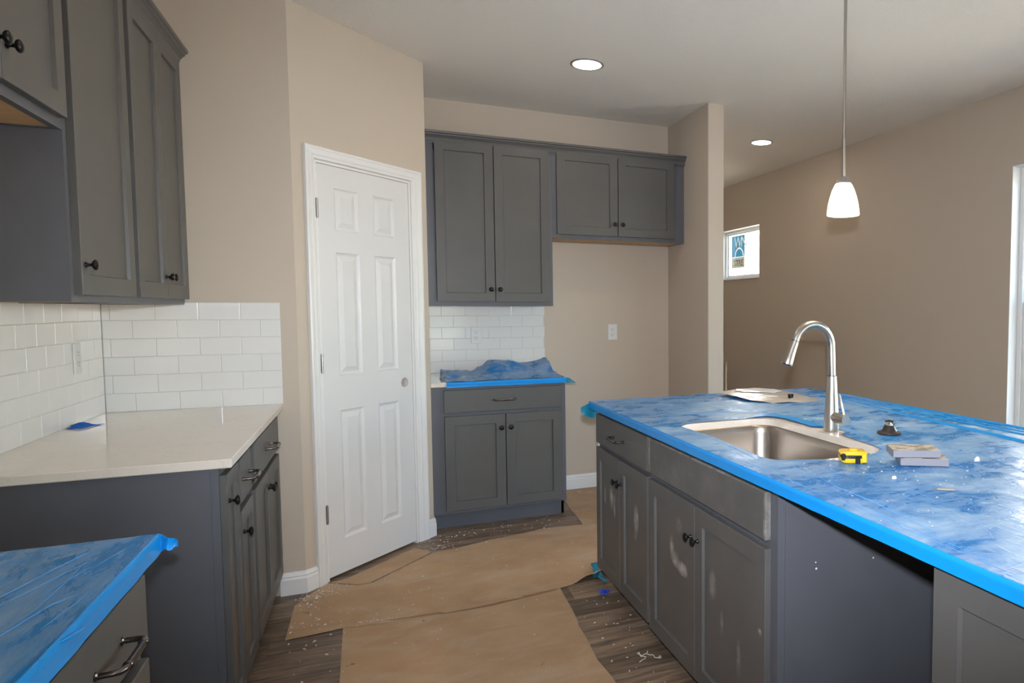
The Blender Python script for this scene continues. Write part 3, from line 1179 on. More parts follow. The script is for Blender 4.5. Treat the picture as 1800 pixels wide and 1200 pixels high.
def plate_with_hole(outer, hole, z0, z1):
    bm = bmesh.new()
    E_ = []
    for L in (outer, hole):
        vs = [bm.verts.new((x, y, z1)) for x, y in L]
        E_ += [bm.edges.new((vs[i - 1], vs[i])) for i in range(len(vs))]
    bmesh.ops.triangle_fill(bm, use_beauty=True, edges=E_)
    ex = bmesh.ops.extrude_face_region(bm, geom=bm.faces[:])
    for v in ex['geom']:
        if isinstance(v, bmesh.types.BMVert): v.co.z = z0
    bmesh.ops.recalc_face_normals(bm, faces=bm.faces)
    me = bpy.data.meshes.new('worktop')
    bm.to_mesh(me)
    bm.free()
    return me


sink_hole = rrect(SX0, SX1, SY0, SY1, .075)
tag(link('worktop', plate_with_hole([(IX0 + .002, IY0 + .002), (IX1 - .002, IY0 + .002), (IX1 - .002, IY1 - .002), (IX0 + .002, IY1 - .002)], sink_hole, ZB + .001, CH - .002), M_QUARTZ),
    'large island worktop under blue film, white edge showing round the sink', 'worktop')

# ------------------------------------------------------------------ sink
snk = thing('sink', 'stainless undermount sink set in the island', 'sink', ((SX0 + SX1) / 2, (SY0 + SY1) / 2, CH))
ox, oy = (SX0 + SX1) / 2, (SY0 + SY1) / 2
hx, hy = (SX1 - SX0) / 2, (SY1 - SY0) / 2


def srr(g, r, z):
    return [(x, y, z) for x, y in rrect(-hx + g, hx - g, -hy + g, hy - g, r, 8)]


zt_ = -.0278
bowl = MB()
bowl.loops([srr(-.02, .09, zt_), srr(.0, .075, zt_), srr(.003, .074, zt_ - .004), srr(.006, .072, zt_ - .03), srr(.012, .068, -.19), srr(.018, .064, -.212), srr(.034, .05, -.224), srr(.06, .04, -.227)], cap0=False, cap1=True)
bowl.build('bowl', M_SINK, snk, smooth=50)
MB().lathe([(.056, -.2265), (.054, -.223), (.040, -.2235), (.034, -.2262), (.001, -.2262)], 28, cap0=False).build('drain', M_CHROME, snk, smooth=40)

# ------------------------------------------------------------------ faucet
FX, FY = 1.487, 2.032
fa = thing('faucet', 'brushed nickel pull-down kitchen faucet behind the sink', 'faucet', (FX, FY, CH - .002))
MB().lathe([(.0275, 0), (.0285, .003), (.0280, .012), (.0262, .05), (.0232, .10), (.0192, .165), (.0168, .2005)], 32).build('body', M_STEEL, fa, smooth=40)
sp = []
for z in (.2005, .235, .27, .305):
    sp.append((-.004 * (z - .2) / .1, 0, z))
cxa, cza, ra = -.083, .305, .079
for k in range(1, 15):
    a = PI * (k / 14) * .905
    sp.append((cxa + ra * math.cos(a), 0, cza + ra * math.sin(a) * 1.02))
MB().tube(sp, .0139, 20).build('spout', M_STEEL, fa, smooth=40)
p0, p1 = Vector(sp[-1]), Vector(sp[-1]) - Vector(sp[-2])
p1.normalize()
hd = MB()
hp = [p0 + p1 * t_ for t_ in (.0005, .004, .0045, .03, .06, .084, .087)]
hd.tube(hp, [.0139, .0139, .0146, .0156, .0178, .0205, .0200], 24)
ho = hd.build('spray_head', M_STEEL, fa, smooth=40)
MB().tube([p0 + p1 * .0865, p0 + p1 * .0895], [.0165, .0155], 20).build('spray_nozzle', M_BLACK, ho)
MB().tube([p0 + p1 * -.001, p0 + p1 * .0012], [.0142, .0142], 24).build('seam_ring', M_DARK, fa)
MB().lathe([(.0172, .1995), (.0172, .2015)], 28).build('collar_ring', M_DARK, fa)
hn = MB().tube([(0, -.012, .0535), (0, -.030, .0530), (0, -.0305, .0530), (0, -.084, .0520), (0, -.086, .0519)], [.0180, .0180, .0186, .0186, .0176], 26).build('handle_hub', M_STEEL, fa, smooth=40)
MB().tube([(0, -.074, .064), (-.003, -.064, .100), (-.007, -.053, .137), (-.007, -.0525, .1385)], [.0042, .0046, .0052, .0040], 14).build('lever', M_STEEL, hn, smooth=40)

# ------------------------------------------------------------------ blue protective film on the island
random.seed(11)
ridges = []
for k in range(26):
    x0_, y0_ = random.uniform(.95, 1.9), random.uniform(.5, 3.0)
    an = PI / 2 + random.uniform(-.22, .22) if random.random() < .75 else random.uniform(0, PI)
    ridges.append((x0_, y0_, math.cos(an), math.sin(an), random.uniform(.15, .55), random.uniform(.0012, .0030), random.uniform(.006, .010)))


def film_z(x, y):
    z = CH + .0004 + .0011 * (mn.noise(Vector((x * 7, y * 4, 1.3))) + .5) + .0006 * mn.noise(Vector((x * 22, y * 15, 4.)))
    for (a, b, c_, s_, L, h_, w_) in ridges:
        u = (x - a) * c_ + (y - b) * s_
        if abs(u) < L:
            v = -(x - a) * s_ + (y - b) * c_ + .02 * math.sin(u * 6)
            z += h_ * math.exp(-(v / w_) ** 2) * (1 - (u / L) ** 2)
    return z


film = thing('protective_film', 'dusty blue plastic film covering the island worktop', 'plastic film', (1.5, 1.8, CH))
FH = [(1.030, 2.335), (1.050, 2.372), (1.095, 2.398), (1.20, 2.402), (1.34, 2.402), (1.405, 2.408), (1.45, 2.40), (1.475, 2.33), (1.470, 2.20), (1.462, 2.12), (1.500, 2.085),
      (1.528, 2.03), (1.522, 1.985), (1.470, 1.955), (1.455, 1.88), (1.448, 1.76), (1.425, 1.69), (1.37, 1.648), (1.30, 1.632), (1.26, 1.612), (1.225, 1.605), (1.17, 1.650), (1.11, 1.675), (1.055, 1.690), (1.030, 1.735), (1.040, 1.90), (1.045, 2.10), (1.040, 2.23)]
org = Vector((1.5, 1.8, CH))


def shift(mb):
    mb.v = [(x - org.x, y - org.y, z - org.z) for x, y, z in mb.v]
    return mb


shift(sheet([(IX0, IY0), (IX1, IY0), (IX1, IY1), (IX0, IY1)], .0145, film_z, 0, [FH])).build('top_sheet', M_FILM, film, smooth=70)


def band(path, z0, z1, out, amp, seed):
    """film folded down over a worktop edge: swept thin strip with waviness"""
    n = []
    for (a, b) in zip(path, path[1:]):
        L = math.hypot(b[0] - a[0], b[1] - a[1])
        k = max(2, int(L / .03))
        for i in range(k):
            t_ = i / k
            n.append((a[0] + (b[0] - a[0]) * t_, a[1] + (b[1] - a[1]) * t_))
    n.append(path[-1])
    rings = []
    for i, p in enumerate(n):
        a, b = n[max(0, i - 1)], n[min(len(n) - 1, i + 1)]
        d = Vector((b[0] - a[0], b[1] - a[1])).normalized()
        nn = Vector((d.y, -d.x))
        w1 = amp * mn.noise(Vector((i * .35, seed, 0)))
        w2 = amp * mn.noise(Vector((i * .5, seed, 5)))
        pr = [(-.003, z1 + .0010 + w1 * .1), (-.001, z1 + .0012 + w1 * .2), (.0015 + out, z1 - .001 + w1 * .2), (.003 + out + w1, z1 - .010), (.002 + out + w2, (z0 + z1) / 2), (.003 + out + w1, z0 - .001 + w2), (.0005 + out, z0 - .0005 + w2), (.0004, (z0 + z1) / 2), (.0003, z1 - .003), (-.003, z1 + .0002)]
        rings.append([(p[0] + nn.x * o_, p[1] + nn.y * o_, z) for o_, z in pr])
    return MB().loops(rings)


# front (aisle) edge runs towards the camera; the outside is -x
shift(band([(IX0, IY1), (IX0, IY0)], ZB - .003, CH, 0, .0010, 3.)).build('front_edge_wrap', M_FILM_EDGE, film, smooth=60)
shift(band([(IX1, IY1), (IX0, IY1)], ZB - .003, CH, 0, .0015, 6.)).build('far_edge_wrap', M_FILM_EDGE, film, smooth=60)
shift(band([(IX1, IY0), (IX1, IY1)], ZB - .003, CH, 0, .0015, 9.)).build('seat_edge_wrap', M_FILM_EDGE, film, smooth=60)
# clean folds of film along the seating side
fb = MB()
for (xa, xb, w, h_, sd) in ((2.150, 2.128, .014, .006, 1.), (2.03, 1.865, .016, .007, 2.), (2.085, 2.00, .009, .004, 3.), (2.115, 2.06, .006, .004, 4.)):
    rings = []
    for i in range(46):
        t_ = i / 45
        yy = 2.86 - t_ * 2.35
        xx = xa + (xb - xa) * t_ * 1.15 + .006 * mn.noise(Vector((i * .2, sd, 0)))
        w2 = w * (1 + .4 * mn.noise(Vector((i * .3, sd, 8))))
        zt0 = CH + .0016
        rings.append([(xx - w2, yy, zt0), (xx - w2 * .4, yy, zt0 + h_ * .7), (xx + w2 * .1, yy, zt0 + h_), (xx + w2 * .6, yy, zt0 + h_ * .6), (xx + w2, yy, zt0)])
    fb.loops(rings)
shift(fb).build('folded_ridges', M_FILM_EDGE, film, smooth=60)['kind'] = 'stuff'
wm = MB()
for L, r in (([(1.047, 1.62), (1.0384, 1.4685), (1.0226, 1.3624), (1.0166, 1.2171), (.9979, 1.0867), (.985, .95)], .0016), ([(1.215, 1.53), (1.1993, 1.497), (1.1724, 1.2787), (1.1389, 1.1335)], .0011),
             ([(1.66, 1.55), (1.6314, 1.4494), (1.5717, 1.2818), (1.53, 1.2)], .0011), ([(1.50, 1.50), (1.4713, 1.4042), (1.4497, 1.3051)], .0010), ([(.962, 1.9), (.955, 1.5), (.950, 1.1), (.945, .8)], .0016),
             ([(.975, 1.3), (.966, 1.1), (.962, .85)], .0012), ([(1.52, 2.10), (1.545, 1.98), (1.53, 1.86), (1.46, 1.72)], .0020), ([(1.20, 2.62), (1.33, 2.60), (1.42, 2.52)], .0011), ([(1.03, 2.15), (1.02, 1.9), (1.0, 1.7)], .0010)):
    n_ = len(L)
    wm.tube([(x, y, film_z(x, y) + .0006) for x, y in L], [max(.0003, r * .7 * math.sin(PI * (i + .35) / (n_ - .3))) for i in range(n_)], 6)
shift(wm).build('wrinkle_ridges', M_FILM_RIDGE, film, smooth=60)['kind'] = 'stuff'
# loose clean lip of film standing along the back of the sink
lip = [(1.372, 2.398), (1.40, 2.44), (1.45, 2.462), (1.502, 2.445), (1.522, 2.34), (1.520, 2.20), (1.512, 2.095), (1.464, 2.115), (1.466, 2.20), (1.470, 2.33), (1.445, 2.395), (1.405, 2.404)]
shift(sheet(lip, .012, lambda x, y: CH + .0048 + .002 * mn.noise(Vector((x * 20, y * 20, 2))), .0010)).build('cut_lip', M_FILM_EDGE, film, smooth=60)
# hanging corner flap at the far aisle corner
fp = MB()
rings = []
for i in range(9):
    t_ = i / 8
    x_ = .962 - .078 * t_
    y_ = 3.186 + .004 * math.sin(t_ * 7)
    top = .893 - .018 * max(0, t_ - .55) / .45
    bot = [.838, .826, .821, .823, .827, .830, .834, .840, .848][i]
    rings.append([(x_, y_, bot), (x_, y_ + .002, (bot + top) / 2), (x_, y_ - .001, top), (x_, y_ + .0015, top), (x_, y_ + .0035, (bot + top) / 2), (x_, y_ + .0015, bot)])
fp.loops(rings)
shift(fp).build('corner_flap', M_FILM_TEAL, film, smooth=60)

# ------------------------------------------------------------------ blue film, near left
org = Vector((-.7, .9, CH))
f2 = thing('protective_film', 'blue plastic film wrapped over the worktop at bottom left', 'plastic film', org)
random.seed(5)
rid2 = [(random.uniform(-.95, -.42), random.uniform(.9, 1.55), math.cos(a_), math.sin(a_), random.uniform(.10, .32), random.uniform(.0015, .0040), random.uniform(.006, .010))
        for a_ in [random.uniform(.75, 1.25) for _ in range(16)]]


def film2_z(x, y):
    z = CH + .0004 + .0012 * (mn.noise(Vector((x * 8, y * 5, 9.3))) + .5)
    for (a, b, c_, s_, L, h_, w_) in rid2:
        u = (x - a) * c_ + (y - b) * s_
        if abs(u) < L:
            v = -(x - a) * s_ + (y - b) * c_
            z += h_ * math.exp(-(v / w_) ** 2) * (1 - (u / L) ** 2)
    return z


FX1, FY1 = -.387, 1.6525
shift(sheet([(XL + .002, .13), (FX1, .13), (FX1, FY1), (XL + .002, FY1)], .012, film2_z, 0)).build('top_sheet', M_FILM_L, f2, smooth=70)
shift(band([(FX1, .13), (FX1, FY1)], ZB - .008, CH, 0, .0014, 13.)).build('front_edge_wrap', M_FILM_EDGE, f2, smooth=60)
shift(band([(FX1, FY1), (XL + .002, FY1)], ZB - .008, CH, 0, .0014, 15.)).build('far_edge_wrap', M_FILM_EDGE, f2, smooth=60)
tab = MB()
rings = []
for i in range(8):
    t_ = i / 7
    x_ = FX1 - .002 + .031 * t_
    y_ = FY1 + .003 + .004 * math.sin(t_ * 9)
    zt0 = CH + .001 - .017 * t_
    zb0 = CH - .034 - .003 * math.sin(t_ * 12) + .003 * t_
    rings.append([(x_, y_, zb0), (x_, y_ + .004, (zt0 + zb0) / 2), (x_, y_, zt0), (x_, y_ + .002, zt0), (x_, y_ + .006, (zt0 + zb0) / 2), (x_, y_ + .002, zb0)])
tab.loops(rings)
shift(tab).build('corner_tab', M_FILM_EDGE, f2, smooth=60)
for (yc_, L) in ((1.20, .05), (1.06, .03)):
    w_ = MB()
    w_.tube([(FX1 - .012, yc_ - L, CH - .002), (FX1 + .004, yc_ - L * .3, CH - .004), (FX1 + .0062, yc_ + L * .4, CH - .010), (FX1 + .006, yc_ + L, CH - .014)], [.001, .0030, .0034, .001], 8)
    shift(w_).build('edge_wrinkle', M_FILM_EDGE, f2, smooth=60)



def wrinkle(mb, pts, r, z):
    n = len(pts)
    mb.tube([(x, y, z) for x, y in pts], [max(.0004, r * math.sin(PI * (i + .35) / (n - .3))) for i in range(n)], 6)


wm = MB()
for L, r in (([(-.535, 1.31), (-.5206, 1.3872), (-.4915, 1.5057), (-.4771, 1.5581), (-.4531, 1.6218)], .0016), ([(-.4731, 1.18), (-.4539, 1.3048), (-.4539, 1.4077), (-.4579, 1.5185)], .0012),
             ([(-.475, 1.17), (-.4607, 1.2212), (-.4395, 1.3192), (-.417, 1.3537)], .0016), ([(-.52, 1.31), (-.49, 1.40), (-.47, 1.47), (-.45, 1.52)], .0014), ([(-.47, 1.36), (-.45, 1.45), (-.43, 1.52)], .0010),
             ([(-.44, 1.45), (-.425, 1.54), (-.41, 1.60)], .0009), ([(-.60, 1.20), (-.56, 1.35), (-.53, 1.47)], .0014), ([(-.42, 1.22), (-.41, 1.30), (-.405, 1.36)], .001)):
    wrinkle(wm, L, r * .65, CH + .0020)
shift(wm).build('wrinkle_ridges', M_FILM_RIDGE, f2, smooth=60)['kind'] = 'stuff'

# ------------------------------------------------------------------ crumpled film on the back worktop
org = Vector((.75, 4.6, CH))
f3 = thing('crumpled_film', 'crumpled blue film heaped on the back worktop', 'plastic film', org)


def film3_z(x, y):
    u = (x - .39) / (1.09 - .39)
    v = (y - 4.345) / .50
    h_ = 0.
    ridge = [(.0, .030), (.12, .022), (.28, .016), (.36, .040), (.45, .075), (.55, .083), (.66, .070), (.78, .055), (.88, .066), (1., .090)]
    for (a, ha), (b, hb) in zip(ridge, ridge[1:]):
        if a <= u <= b + 1e-6:
            h_ = ha + (hb - ha) * (u - a) / (b - a)
    s_ = max(0., min(1., (v - .18) / .62))
    z = h_ * (s_ * s_ * (3 - 2 * s_))
    z += (.004 + .014 * s_) * (mn.noise(Vector((x * 16, y * 13, 3))) + .35 * mn.noise(Vector((x * 42, y * 38, 8))) + .3)
    return CH + .003 + max(z, 0)


shift(sheet([(.392, 4.345), (1.102, 4.345), (1.118, 4.60), (1.075, 4.86), (.94, 4.83), (.72, 4.86), (.55, 4.82), (.40, 4.84), (.372, 4.60)], .016, film3_z, .0008)).build('crumpled_sheet', M_FILM_B, f3, smooth=75)
shift(band([(.389, YBF - .034), (1.112, YBF - .034)], ZB - .002, CH, .0, .002, 21.)).build('front_edge_wrap', M_FILM_EDGE, f3, smooth=60)
tl = MB()
tl.loops([[(1.106, YBF - .038, .872), (1.106, YBF - .036, .906), (1.108, YBF - .030, .906), (1.108, YBF - .032, .872)],
          [(1.135, YBF - .042, .872), (1.135, YBF - .036, .898), (1.137, YBF - .032, .898), (1.137, YBF - .036, .872)],
          [(1.165, YBF - .05, .868), (1.165, YBF - .048, .872), (1.166, YBF - .046, .872), (1.166, YBF - .048, .868)]])
shift(tl).build('corner_tail', M_FILM_TEAL, f3)


# ------------------------------------------------------------------ small things on the worktops
def put(name, label, cat, loc, rz=0., group=None):
    return thing(name, label, cat, loc, rz, group)


# tape measure lying on its side
ZI = CH + .0030
tm = put('tape_measure', 'yellow and black tape measure lying beside the sink', 'tape measure', (1.236, 1.585, ZI), math.radians(-28))


def oct_(w, d, r, z):
    return [(x, y, z) for x, y in rrect(-w, w, -d, d, r, 4)]


MB().loops([oct_(.034, .030, .016, 0), oct_(.038, .034, .018, .005), oct_(.039, .035, .018, .013)]).build('lower_shell', M_YELLOW, tm, smooth=40)
MB().loops([oct_(.0355, .0315, .016, .0125), oct_(.0355, .0315, .016, .0235)]).build('black_core', M_BLACK, tm, smooth=40)
MB().loops([oct_(.0385, .0345, .018, .0230), oct_(.0385, .0345, .018, .0270), oct_(.035, .031, .016, .0300)]).build('upper_shell', M_YELLOW, tm, smooth=40)
MB().box(-.013, .013, -.012, .012, .0295, .0350, .003).build('belt_clip', M_YELLOW, tm)
MB().box(.020, .034, -.0365, -.030, .002, .027, .002).build('side_grip', M_YELLOW, tm)
MB().box(-.037, -.025, -.0362, -.030, .008, .028, .003).build('thumb_lock', M_BLACK, tm)
MB().box(.002, .016, -.0362, -.030, .0, .016, .001).build('tape_slot', M_BLACK, tm)

# two grey sanding blocks, one resting on the other
sb1 = put('sanding_block', 'grey sanding sponge lying flat under another one', 'sanding sponge', (1.399, 1.484, ZI), math.radians(-31.7))
MB().box(-.0655, .0655, -.0475, .0475, 0, .0205, .0012).build('foam_body', M_FOAM, sb1)
MB().box(-.064, .064, -.046, .046, .0206, .0212).build('abrasive_face', M_FOAM_TOP, sb1)
sb2 = put('sanding_block', 'grey sanding sponge with finger-worn top, resting on another one', 'sanding sponge', (1.381, 1.498, ZI + .0214))
sb2.rotation_euler = (math.radians(-.8), 0, math.radians(-28.5))
MB().box(-.0655, .0655, -.0475, .0475, .0006, .0205, .0012).build('foam_body', M_FOAM, sb2)
MB().box(-.064, .064, -.046, .046, .0206, .0212).build('abrasive_face', M_FOAM_TOP, sb2)

# sink stopper
stp = put('sink_stopper', 'black rubber sink stopper with a chrome knob on the island', 'stopper', (1.628, 1.885, ZI - .001))
MB().lathe([(.038, 0), (.0425, .002), (.0425, .0055), (.038, .0075), (.0275, .010), (.0225, .017), (.0180, .027), (.0190, .0285), (.0185, .0300), (.012, .0305)], 32).build('rubber_flange', M_RUBBER, stp, smooth=35)
MB().lathe([(.012, .0303), (.0115, .034), (.007, .0345), (.006, .037), (.0055, .0400)], 24).build('stem', M_CHROME, stp, smooth=35)
kn = MB().lathe([(.004, 0), (.016, .0015), (.0185, .004), (.015, .0065), (.004, .008)], 24)
kn.build('pull_knob', M_PULL, stp, (0, 0, .0395), smooth=40)
lf = MB()
lf.loops([[(-.018, .0, .047), (-.014, .004, .047), (-.014, .004, .0485), (-.018, 0, .0485)], [(-.012, -.006, .052), (-.004, .008, .050), (-.004, .008, .0512), (-.012, -.006, .0535)],
          [(-.002, -.008, .049), (.006, .006, .048), (.006, .006, .0490), (-.002, -.008, .0502)], [(.016, -.003, .0475), (.019, .003, .0472), (.019, .003, .0480), (.016, -.003, .0485)]])
lf.build('torn_label', M_SCRAP, stp)

# bag of papers, clip, chips
bg = put('plastic_bag', 'clear plastic bag holding papers at the far end of the island', 'bag', (1.74, 3.0, ZI))


def bag_z(x, y):
    d = min(1., max(0., 1 - math.hypot((x - 1.745) / .21, (y - 3.02) / .33)))
    return .001 + .019 * math.sqrt(d) + .003 * mn.noise(Vector((x * 25, y * 18, 3))) * min(1, d * 4)


org = Vector((1.74, 3.0, 0))
m_bag = mat('beige_bag', (.58, .515, .46), .25, coat=.3)
t = NT(m_bag)
t.bump(t.noise(t.coord(), 35, 4, .6, .8), .5, .006)
shift(sheet([(1.575, 3.13), (1.60, 2.82), (1.66, 2.72), (1.80, 2.69), (1.93, 2.72), (1.95, 2.95), (1.93, 3.14), (1.90, 3.17), (1.70, 3.172)], .018, bag_z, .0014)).build('bag_film', m_bag, bg, smooth=70)
shift(sheet([(1.655, 3.08), (1.70, 2.985), (1.80, 2.93), (1.885, 2.99), (1.90, 3.10), (1.80, 3.15), (1.70, 3.15)], .02, lambda x, y: bag_z(x, y) + .004 + .002 * mn.noise(Vector((x * 20, y * 20, 9))), .001)).build('white_paper', M_PAPER, bg, smooth=70)
shift(MB().tube([(1.64, 2.93, .013), (1.70, 2.87, .015), (1.76, 2.835, .014)], [.0015, .003, .0015], 8)).build('shiny_fold', M_PAPER, bg)
ck = put('plastic_clip', 'small black plastic clip lying on the clear bag', 'clip', (1.793, 2.775, ZI + .011), .5)
cm = MB()
cm.box(-.014, .014, -.008, .008, 0, .005, .001)
cm.box(-.014, -.009, -.008, .008, .005, .018, .001)
cm.box(.009, .014, -.008, .008, .005, .018, .001)
cm.box(-.014, .014, .002, .008, .016, .020, .001)
tag(ck, ck['label'], 'clip')
cm.build('clip_body', M_BLACK, ck)


def chip_mesh(w, d, h_, sd):
    rnd = random.Random(sd)
    p = []
    k = 6
    for i in range(k):
        a = 2 * PI * i / k
        p.append((w * math.cos(a) * rnd.uniform(.7, 1.1), d * math.sin(a) * rnd.uniform(.7, 1.1)))
    m = MB()
    m.loops([[(x, y, 0) for x, y in p], [(x * .8, y * .8, h_ * rnd.uniform(.4, .7)) for x, y in p], [(x * .25 + w * .1, y * .25, h_ * rnd.uniform(.85, 1.)) for x, y in p]])
    return m.mesh('plaster_chip')


tag(link('plaster_chip', chip_mesh(.010, .008, .014, 1), M_CRUMB, None, (1.556, 1.428, ZI)), 'pointed white plaster chip right of the sanding sponges', 'chip')
tag(link('plaster_chip', chip_mesh(.0075, .006, .008, 2), M_CRUMB, None, (1.203, 1.371, ZI)), 'small white plaster chip in front of the sanding sponges', 'chip')
st_ = MB().box(-.021, .021, -.004, .004, 0, .004, .001)
tag(st_.build('wood_sliver', M_SCRAP, None, (1.238, 1.229, ZI), (0, 0, math.radians(-38))), 'flat sliver of wood on the blue island film', 'sliver')

# scrap of blue masking tape on the left worktop
org = Vector((-.97, 3.30, CH))
ts = thing('masking_tape_scrap', 'torn scrap of blue masking tape on the pale left worktop', 'tape', org)
shift(sheet([(-1.012, 3.245), (-.985, 3.235), (-.965, 3.262), (-.945, 3.295), (-.925, 3.335), (-.945, 3.340), (-.966, 3.318), (-.975, 3.352), (-1.000, 3.345), (-.998, 3.315), (-1.018, 3.300), (-1.005, 3.275)], .008,
            lambda x, y: CH + .003 + .016 * max(0, 1 - math.hypot((x + .99) / .04, (y - 3.31) / .05)) + .003 * mn.noise(Vector((x * 60, y * 60, 1))), .0006)).build('tape_strip', M_TAPE, ts)

# ------------------------------------------------------------------ kraft paper on the floor


def kraft(label, poly, base, amp=.0015, extra=None, cell=.03):
    c0 = Vector((sum(p[0] for p in poly) / len(poly), sum(p[1] for p in poly) / len(poly), 0))
    zf = lambda x, y: base + .0012 + amp * (mn.noise(Vector((x * 5, y * 5, base * 900))) + .6) + (extra(x, y) if extra else 0)
    m = sheet(poly, cell, zf, .0009)
    m.v = [(x - c0.x, y - c0.y, z) for x, y, z in m.v]
    return tag(m.build('floor_paper', M_KRAFT, None, (c0.x, c0.y, 0), smooth=60), label, 'paper', 'brown paper on the floor')


def curl(x, y):
    d, _ = seg_dist((x, y), (.90, 3.255), (1.05, 3.30))
    return .026 * max(0, 1 - d / .11) ** 2 * max(0., min(1., (x - .84) / .1))


kraft('long brown floor paper running under the aisle from wall to island', [(-.348, 3.5435), (-.3505, 3.1834), (-.1429, 3.205), (.1032, 3.165), (.4453, 3.180), (.7087, 3.2015), (.828, 3.2348), (.9056, 3.2596), (.9692, 3.2689), (1.02, 3.30), (1.9, 3.36),
       (1.9, 4.10), (1.2332, 4.123), (.894, 4.162), (.7579, 4.11), (.5808, 4.083), (.3868, 4.018), (.272, 3.999), (.189, 3.912), (-.029, 3.685), (-.096, 3.681), (-.227, 3.770), (-.27, 3.70), (-.31, 3.63)], .0022, extra=curl, cell=.025)
kraft('brown floor paper nearest the viewer', [(-.1431, 3.2109), (-.137, 2.60), (-.12, 1.4), (.70, 1.4), (.765, 1.95), (.757, 2.35), (.7446, 2.4919), (.7566, 2.6895), (.775, 3.0), (.7823, 3.2395), (.45, 3.24), (.1, 3.23)], .0004)
rs = sheet([(.02, 3.206), (.20, 3.196), (.36, 3.190), (.60, 3.208), (.76, 3.222), (.775, 3.214), (.70, 3.196), (.45, 3.162), (.25, 3.168), (.05, 3.190)], .012, lambda x, y: .0044 + .0003 * mn.noise(Vector((x * 9, y * 9, 1))), .0006)
rs.v = [(x - .4, y - 3.19, z) for x, y, z in rs.v]
tag(rs.build('glue_streak', mat('dried_glue', (.29, .18, .10), .5), None, (.4, 3.19, 0)), 'dark brown glue streak along the seam of the floor papers', 'glue')
kraft('small strip of brown paper under the pantry door', [(-.2189, 3.7850), (-.093, 3.6960), (-.0406, 3.6996), (.1784, 3.9262), (.2555, 4.0131), (.2556, 4.0512), (.18, 4.13), (-.14, 3.81)], .0, amp=.0008, cell=.02)
kraft('brown floor paper inside the fridge recess', [(1.1786, 4.6862), (1.1531, 4.136), (1.9, 4.14), (2.06, 4.30), (2.06, 4.97), (1.22, 4.97), (1.18, 4.80)], .0)

# scraps on the floor by the island
org = Vector((.99, 3.3, 0))
fs_ = thing('film_scrap', 'crumpled strip of teal film at the foot of the island', 'scrap', org)
shift(sheet([(.998, 3.44), (.982, 3.36), (.958, 3.26), (.962, 3.215), (.990, 3.165), (1.02, 3.18), (1.0, 3.25), (1.02, 3.36), (1.034, 3.43)], .011,
            lambda x, y: .006 + max(0, .016 + .030 * mn.noise(Vector((x * 28, y * 17, 5.)))), .001)).build('film_strip', M_FILM_TEAL, fs_, smooth=60)
org = Vector((.955, 3.075, 0))
fs2 = thing('tape_scrap', 'small wad of bright blue tape on the floor by the island', 'scrap', org)
shift(sheet([(.925, 3.060), (.95, 3.050), (.985, 3.075), (.978, 3.105), (.945, 3.098)], .009, lambda x, y: .004 + .014 * (mn.noise(Vector((x * 55, y * 55, 2))) + .5), .001)).build('tape_wad', mat('bright_blue_tape', (.02, .07, .62), .4), fs2)

# caulk curl
cc = []
random.seed(3)
ca, cp = 0., Vector((.878, 2.405, .003))
for i in range(60):
    ca += random.uniform(-.25, .75) if i % 23 < 14 else random.uniform(-.6, .15)
    cp = cp + Vector((math.cos(ca) * .0042 + .0014, math.sin(ca) * .0042 - .0007, 0))
    cc.append((cp.x, cp.y, .0032 + .004 * abs(math.sin(i * .55))))
tag(MB().tube(cc, .0014, 6).build('caulk_curl', M_CRUMB), 'thin curled bead of white caulk on the floor by the sink cabinet', 'caulk')

# crumbs: nobody could count them
random.seed(21)


def crumbs(name, label, spots, zf, k_=1., drop=0.):
    m = MB()
    for (cx_, cy_, sx, sy, n, s0, s1) in spots:
        for _ in range(n):
            x, y = random.gauss(cx_, sx), random.gauss(cy_, sy)
            z = zf(x, y)
            if z is None: continue
            s_ = random.uniform(s0, s1) * k_
            if random.random() < drop: continue
            a = random.uniform(0, PI)
            e = random.uniform(.8, 2.4)
            p = [(s_ * e, -s_ * .5, 0), (s_ * e * .7, s_ * .6, 0), (-s_ * e, s_ * .4, 0), (-s_ * e * .8, -s_ * .6, 0), (0, 0, s_ * random.uniform(.6, 1.2))]
            R = Matrix.Translation((x, y, z)) @ Matrix.Rotation(a, 4, 'Z')
            m.add(p, [(0, 1, 4), (1, 2, 4), (2, 3, 4), (3, 0, 4), (3, 2, 1, 0)], R)
    o_ = m.build(name, M_CRUMB)
    o_['kind'] = 'stuff'
    return tag(o_, label, 'debris')


def floor_z(x, y):
    if x > .99 and y < 3.25: return None
    if x < -.35 and y < 3.7: return None
    if y > YR - .02 and x < D1[0] + (y - YR) + .03: return None
    if y > 4.44 and x < 1.115: return None
    if x > 2.08 or y > 4.98: return None
    return .0052


crumbs('plaster_crumbs', 'white plaster crumbs scattered over the floor and paper',
       [(-.30, 3.62, .05, .05, 70, .002, .005), (-.20, 3.66, .05, .05, 40, .002, .0045), (-.30, 3.40, .06, .16, 40, .002, .005), (-.24, 3.05, .08, .25, 40, .002, .006), (.0, 3.4, .25, .2, 30, .002, .004), (.3, 4.10, .06, .05, 45, .002, .005),
        (.55, 4.25, .2, .08, 60, .002, .005), (1.0, 4.3, .12, .12, 25, .002, .005), (1.4, 4.85, .15, .06, 30, .002, .005), (.9, 2.7, .06, .35, 60, .002, .005), (.3, 3.0, .3, .35, 35, .0015, .004), (-.05, 3.22, .06, .01, 25, .002, .004), (.4, 3.7, .25, .2, 25, .0015, .0035)], floor_z, .85, .2)


def isl_z(x, y):
    if not (IX0 + .01 < x < IX1 - .01 and IY0 < y < IY1 - .01): return None
    if in_poly((x, y), FH): return None
    return film_z(x, y) + .0004


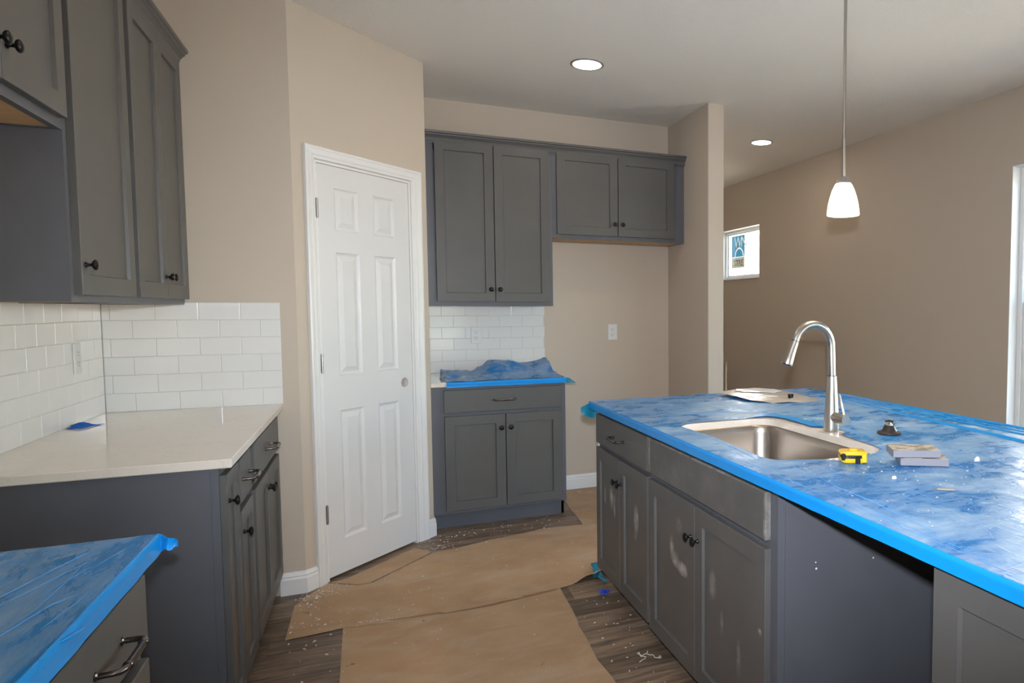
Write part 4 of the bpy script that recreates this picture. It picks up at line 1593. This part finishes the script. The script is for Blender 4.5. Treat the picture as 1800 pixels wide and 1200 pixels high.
crumbs('plaster_dust_bits', 'white plaster bits scattered over the blue island film',
       [(1.25, 1.35, .14, .2, 110, .0012, .0032), (1.05, 1.5, .05, .3, 40, .001, .0025), (1.3, 1.0, .2, .2, 70, .0012, .003), (1.7, 2.2, .2, .4, 60, .0012, .003), (1.25, 1.52, .08, .05, 40, .001, .002), (1.5, 1.4, .15, .15, 40, .001, .003)], isl_z, .6, .2)


# ------------------------------------------------------------------ lamps
def recessed(label, x, y):
    t_ = thing('recessed_light', label, 'ceiling light', (x, y, ZC), 0, 'recessed ceiling lights')
    MB().lathe([(.096, -.0005), (.096, -.003), (.092, -.006), (.083, -.0065), (.0795, -.004), (.0795, -.0005)], 40, cap0=False, cap1=False).build('trim_ring', M_RING, t_, smooth=40)
    MB().lathe([(.0790, -.0030), (.065, -.0065), (.040, -.0095), (.006, -.0105)], 36).build('lens', M_LENS, t_, smooth=60)
    return t_


recessed('round recessed ceiling light in front of the back cabinets', 1.150, 3.939)
recessed('round recessed ceiling light in the side hall by the right wall', 2.996, 5.117)
recessed('round recessed ceiling light above the aisle, out of view', 0.10, 2.3)
recessed('round recessed ceiling light above the near aisle, out of view', 0.10, 0.4)

PX_, PY_ = 1.549, 2.06
pd = thing('pendant_light', 'frosted glass pendant light on a thin rod over the island', 'pendant light', (PX_, PY_, ZC))
MB().lathe([(.062, -.0005), (.062, -.012), (.050, -.022), (.008, -.026)], 32).build('ceiling_canopy', M_STEEL, pd, smooth=40)
ZS = 1.680 - ZC
m = MB()
m.lathe([(.0058, -.024), (.0058, ZS + .155)], 14)
m.lathe([(.0068, ZS + .155), (.0068, ZS + .137)], 14)
m.build('rod', M_STEEL, pd, smooth=40)
MB().lathe([(.008, ZS + .139), (.014, ZS + .137), (.022, ZS + .130), (.0265, ZS + .121), (.0275, ZS + .116), (.0275, ZS + .112)], 28).build('cap', M_STEEL, pd, smooth=40)
so = MB().lathe([(.0262, ZS + .1155), (.031, ZS + .109), (.040, ZS + .090), (.0475, ZS + .068), (.0535, ZS + .043), (.0572, ZS + .018), (.0585, ZS + .004), (.0575, ZS), (.0545, ZS + .0005), (.0545, ZS + .006), (.050, ZS + .043), (.043, ZS + .070), (.034, ZS + .095), (.026, ZS + .108)], 40, cap0=False, cap1=False).build('glass_shade', M_SHADE, pd, smooth=60)
BULB = lamp('pendant_bulb', 'POINT', (PX_, PY_, 1.715), PENDANT_BULB, (1., .74, .44), shadow_soft_size=.025)
